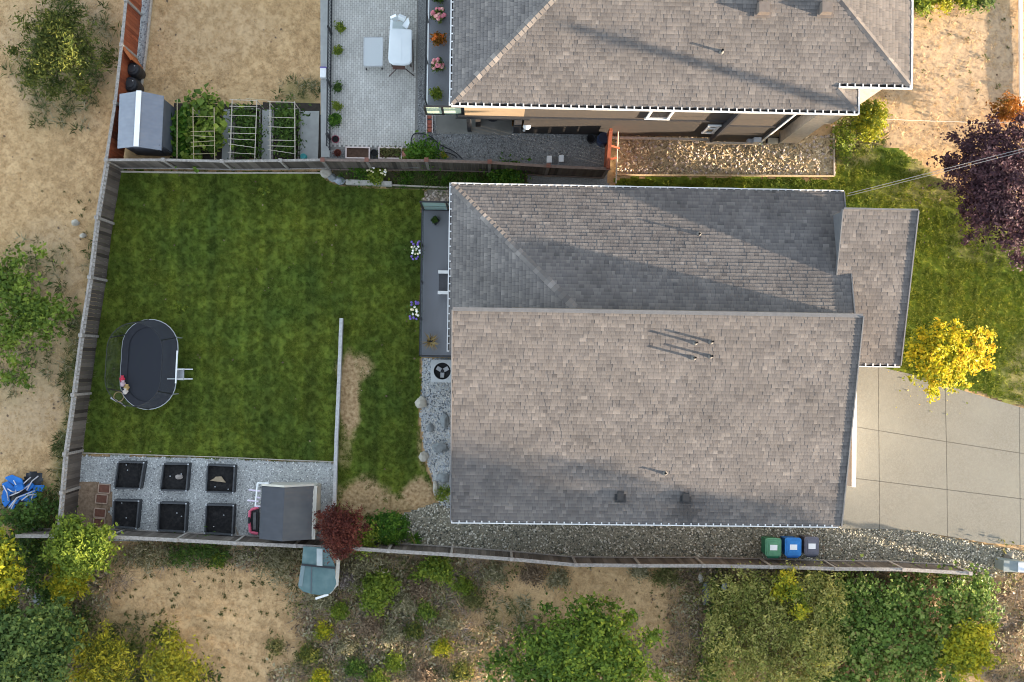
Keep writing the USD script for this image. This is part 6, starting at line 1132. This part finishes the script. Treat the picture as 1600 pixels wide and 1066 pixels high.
# ------------------------------------------------------------------ rocks, weeds, wreck, wires
ROCKM = [mat('rock_pale', [(.3, .27, .22), (.46, .42, .35)], 5, .9, 6, .5, 20), mat('rock_grey', [(.13, .14, .14), (.26, .27, .27)], 5, .9, 6, .5, 20), mat('rock_blue', [(.2, .22, .25), (.33, .35, .38)], 5, .9, 6, .5, 20)]
for i, (x, y, rx, ry, k, lab) in enumerate([(658, 629, 9, 9, 0, 'pale pointed rock at the edge of the lawn, uppermost beside the pebble bed'), (695, 657, 7, 11, 1, 'grey rock against the house wall in the pebble bed'), (672, 668, 5, 7, 1, 'dark brown rock in the middle of the pebble bed'), (688, 699, 13, 8, 1, 'flat grey rock touching the house wall in the pebble bed'), (662, 714, 7, 8, 0, 'pale grey rock at the lower lawn edge of the pebble bed'), (693, 747, 9, 7, 1, 'grey green rock above the tiny yellow mound'), (680, 762, 4, 12, 0, 'narrow tan rock along the lawn edge below the pebble bed'),
                                        (510, 271, 9, 8, 0, 'pale rock at the left end of the planting bed'), (530, 282, 9, 6, 2, 'blue grey rock beside the bleached log'), (519, 278, 7, 6, 1, 'mossy rock between the pale and the blue grey rock'),
                                        (18, 922, 10, 8, 2, 'large grey rock at the left edge below the yellow tree'), (60, 935, 9, 9, 1, 'flat rock right of the large grey one'), (47, 920, 5, 5, 0, 'small pale rock between the two larger ones'), (1103, 928, 6, 20, 1, 'long pale grey slab of stone left of the olive thicket'), (1095, 903, 5, 8, 0, 'small pale stone above the long stone slab'), (1132, 917, 4, 6, 1, 'white grey stone in the top of the olive thicket'),
                                        (118, 348, 6, 5, 0, 'pale stone beside the left fence, uppermost'), (130, 368, 5, 4, 0, 'pale stone beside the left fence, lower of two')]):
    zr_ = 1.3 if 'top of' in lab else .06
    put('rock', ico((0, 0, 0), (rx / S, ry / S, min(rx, ry) / S * .8), 2, 200 + i, .7), ROCKM[k], label=lab, cat='rock', loc=at(x, y, zr_), smooth=25)
wd = thing('weed', 'small dark weed growing in the dry grass', 'weed', at(276, 928, -.05), 0, 'small dark weeds dotted over the dry grass lots'); r = np.random.default_rng(77)
c = np.column_stack([r.normal(0, .05, 26), r.normal(0, .05, 26), r.uniform(.02, .1, 26)]); put('leaves', leaves(c, np.column_stack([r.normal(0, .5, (26, 2)), np.ones(26)]), .07, r)[:2], L_OLIVE, wd, tone=np.repeat(r.uniform(0, .45, 26), 4))
lot = [(r.uniform(165, 470), r.uniform(875, 1060)) for _ in range(210)]
lot = [q for q in lot if 170 + abs(q[1] - 940) * .25 < q[0] < 470 - max(0, 900 - q[1]) and not (q[0] < 320 and q[1] > 985)][:110] + [(995, 927), (1018, 925), (1036, 930), (992, 942), (1026, 948), (940, 938)] + [(r.uniform(1430, 1590), r.uniform(25, 160)) for _ in range(24)] + [(r.uniform(60, 150), r.uniform(280, 350)) for _ in range(7)]
for q in lot: dup(wd, at(*q, -.05), r.uniform(0, 6.28), 'small dark weed growing in the dry grass', scale=float(r.uniform(.4, .95)))
wk = thing('wrecked_frame', 'heap of blue pads and grey tubes of a broken trampoline in the weeds', 'wreck'); BLUE = mat('blue_pad', [(.01, .1, .36), (.02, .2, .6)], 2.5, .45); TUBE = mat('dull_tube', [(.4, .38, .4), (.55, .52, .54)], 6, .4)
for k, (pts, z) in enumerate([([(10, 747), (18, 744), (32, 750), (36, 762), (33, 764), (22, 756)], .5), ([(5, 757), (12, 754), (22, 764), (30, 764), (20, 769), (10, 772)], .4), ([(4, 775), (12, 776), (14, 783), (8, 790), (5, 784)], .3), ([(30, 777), (52, 768), (56, 774), (48, 781), (34, 780)], .45), ([(15, 790), (26, 778), (29, 780), (18, 796)], .3), ([(52, 760), (67, 760), (66, 766), (54, 766)], .3), ([(6, 768), (14, 770), (10, 778), (5, 776)], .52), ([(38, 786), (47, 781), (50, 784), (42, 789)], .25), ([(24, 760), (33, 758), (35, 763), (27, 766)], .62), ([(40, 762), (48, 756), (51, 759), (44, 766)], .38)]):
    g = Polygon([at(x, y, z)[:2] for x, y in pts]).buffer(.02).buffer(.03); put('pad', prism(g, z - .08, z), BLUE, wk)
nv, nf = sheet(Polygon([at(x, y, .25)[:2] for x, y in ((6, 756), (36, 752), (41, 740), (52, 737), (66, 742), (69, 752), (62, 762), (58, 772), (30, 788), (8, 792))]), .07, .1, .06, 3)
nv = nv.copy(); nv[:, 2] += .28 * meshkit.fbm(np.stack([nv[:, 0] * 3.2, nv[:, 1] * 3.2, nv[:, 0] * 0], -1), 3, 2); put('net', (nv, nf), BLACKP, wk, smooth=40)
for a, b, c_ in (((15, 775), (30, 769), (46, 758)), ((13, 795), (26, 778), (55, 767)), ((5, 759), (11, 770), (13, 782)), ((17, 796), (22, 786), (28, 777)), ((37, 756), (42, 751), (48, 746)), ((12, 764), (18, 768), (24, 769)), ((52, 772), (49, 780), (47, 786)), ((20, 748), (26, 760), (24, 772)), ((34, 782), (44, 774), (60, 771)), ((60, 744), (50, 752), (42, 766))): put('tube', rods([at(*a, .45), at(*b, .6), at(*c_, .45)], .025, 6), TUBE, wk)
put('tray', bx(at(27, 826, .1), (.4, .3, .05), .5), mat('rusty_metal', [(.2, .08, .05), (.3, .14, .09)], 7, .9), label='rusty brown sheet lying in the weeds above the left fence end', cat='metal sheet')
for k, ((a, b), lab) in enumerate(((((1325, 302.5, 4.6), (1620, 226, 6.8)), 'upper of the two power lines running from the house to the right'), (((1323, 306.5, 4.5), (1620, 230.5, 6.7)), 'lower of the two power lines running from the house to the right'))):
    p, q = at(*a), at(*b); q = p + (q - p) * 1.9; s = np.linspace(0, 1, 24)[:, None]; w = p + (q - p) * s - np.array([0, 0, 1.0]) * 1.2 * s * (1 - s); put('power_line', rods(w, .009, 5), mat('grey_cable', [(.16, .16, .17), (.25, .25, .26)], 6, .5), label=lab, cat='cable')
p, q = at(1376, 186, .9), at(1625, 193, 1.2); s = np.linspace(0, 1, 16)[:, None]; put('string', rods(p + (q - p) * s - np.array([0, 0, .5]) * s * (1 - s), .01, 5), mat('pale_string', [(.6, .55, .48), (.7, .66, .6)], 6, .6), label='thin pale line stretched across the dry front yard', cat='line')
for (x, y), c_ in (((428, 262), 0),): pass
# outside the picture, to the right: what throws the long shadows
def pole(name, label, x, y, h, r_):
    t = thing(name, label, 'pole', (x, y, 0)); put('shaft', rods([(0, 0, 0), (0, 0, h)], [r_, r_ * .7], 10), WOOD, t); put('arm', beam((-.0, -.5, h - .4), (.0, .5, h - .4), .09, .1), WOOD, t)
pole('utility_pole', 'wooden utility pole beside the road right of the upper house', 27.0, 6.05, 11.0, .24)
pole('utility_pole', 'thin wooden pole beside the road right of the driveway', 29.5, -10.0, 9.6, .09)
for i, (x, y, h, r_) in enumerate(((40, -17.5, 13.4, 4.8), (37, -26, 14.5, 5.5), (42, -35, 12, 6))):
    rg = np.random.default_rng(300 + i); lo = [(rg.uniform(-1, 1) * r_ * .5, rg.uniform(-1, 1) * r_ * .5, h * f_, r_ * .62, r_ * .62, h * .22) for f_ in (.35, .5, .62, .75, .82, .5)]
    plant('roadside_tree', '%s roadside tree beyond the driveway' % ('uppermost', 'middle', 'lowermost')[i], 'tree', (x, y, 0), lo, 900, 18, .42, L_GREEN, 310 + i, trunk=(h * .7, .3), spread=.5, **T)

shrub('broadleaf_weed', 'pale broadleaf weed near the top of the back lawn', 'weeds', [(411, 298, 8, .03, .04)], 24, 8, .1, L_LIME, 811, trunk=False, shell=.1, spread=.05, wide=.7)

shrub('broadleaf_weed', 'small pale broadleaf weed above the trampoline', 'weeds', [(283, 479, 8, .03, .04)], 24, 8, .1, L_LIME, 683, trunk=False, shell=.1, spread=.05, wide=.7)

# leaf litter
rng = np.random.default_rng(99)
def litter(label, pg, per, lf, keep, z, size=.09):
    pr = [(leaves(np.zeros((1, 3)), np.array([[0, 0, 1.0]]), size, np.random.default_rng(i), .7, .1, tone=np.array([t])), lf) for i, t in enumerate((.25, .5, .75, .95))]
    x, y = sample(pg, per, rng, keep); scatter('fallen_leaves', pr, None, np.stack([x, y, 0 * x + z], 1), rng, label, 'leaves', .5, 1.5, .3)
mx, my = at(1470, 560)[:2]
litter('fallen yellow leaves on the lawn and driveway round the maple', poly([(1380, 480), (1600, 480), (1600, 660), (1380, 660)]), 14, L_MAPLE, lambda x, y: np.exp(-(np.hypot(x - mx, y - my) / 1.9) ** 2), .05)
litter('dry leaves blown onto the lower gravel strip and against the fence', SOUTH, 7, L_DEAD, lambda x, y: np.where(pix(x, y)[1] > 850, .9, .15), .04)
litter('dry brown leaves scattered over the bottom lots', WILD, 5, L_DEAD, lambda x, y: np.clip(rough_of(x, y) + .15, 0, 1), -.03, .11)
litter('a few dry leaves on the back lawn', LAWN_PG, .5, L_DEAD, lambda x, y: x * 0 + 1, .05)
litter('purple leaves fallen round the dark tree', poly([(1420, 180), (1610, 180), (1610, 420), (1420, 420)]), 10, L_PURPLE, lambda x, y: x * 0 + .6, .04)
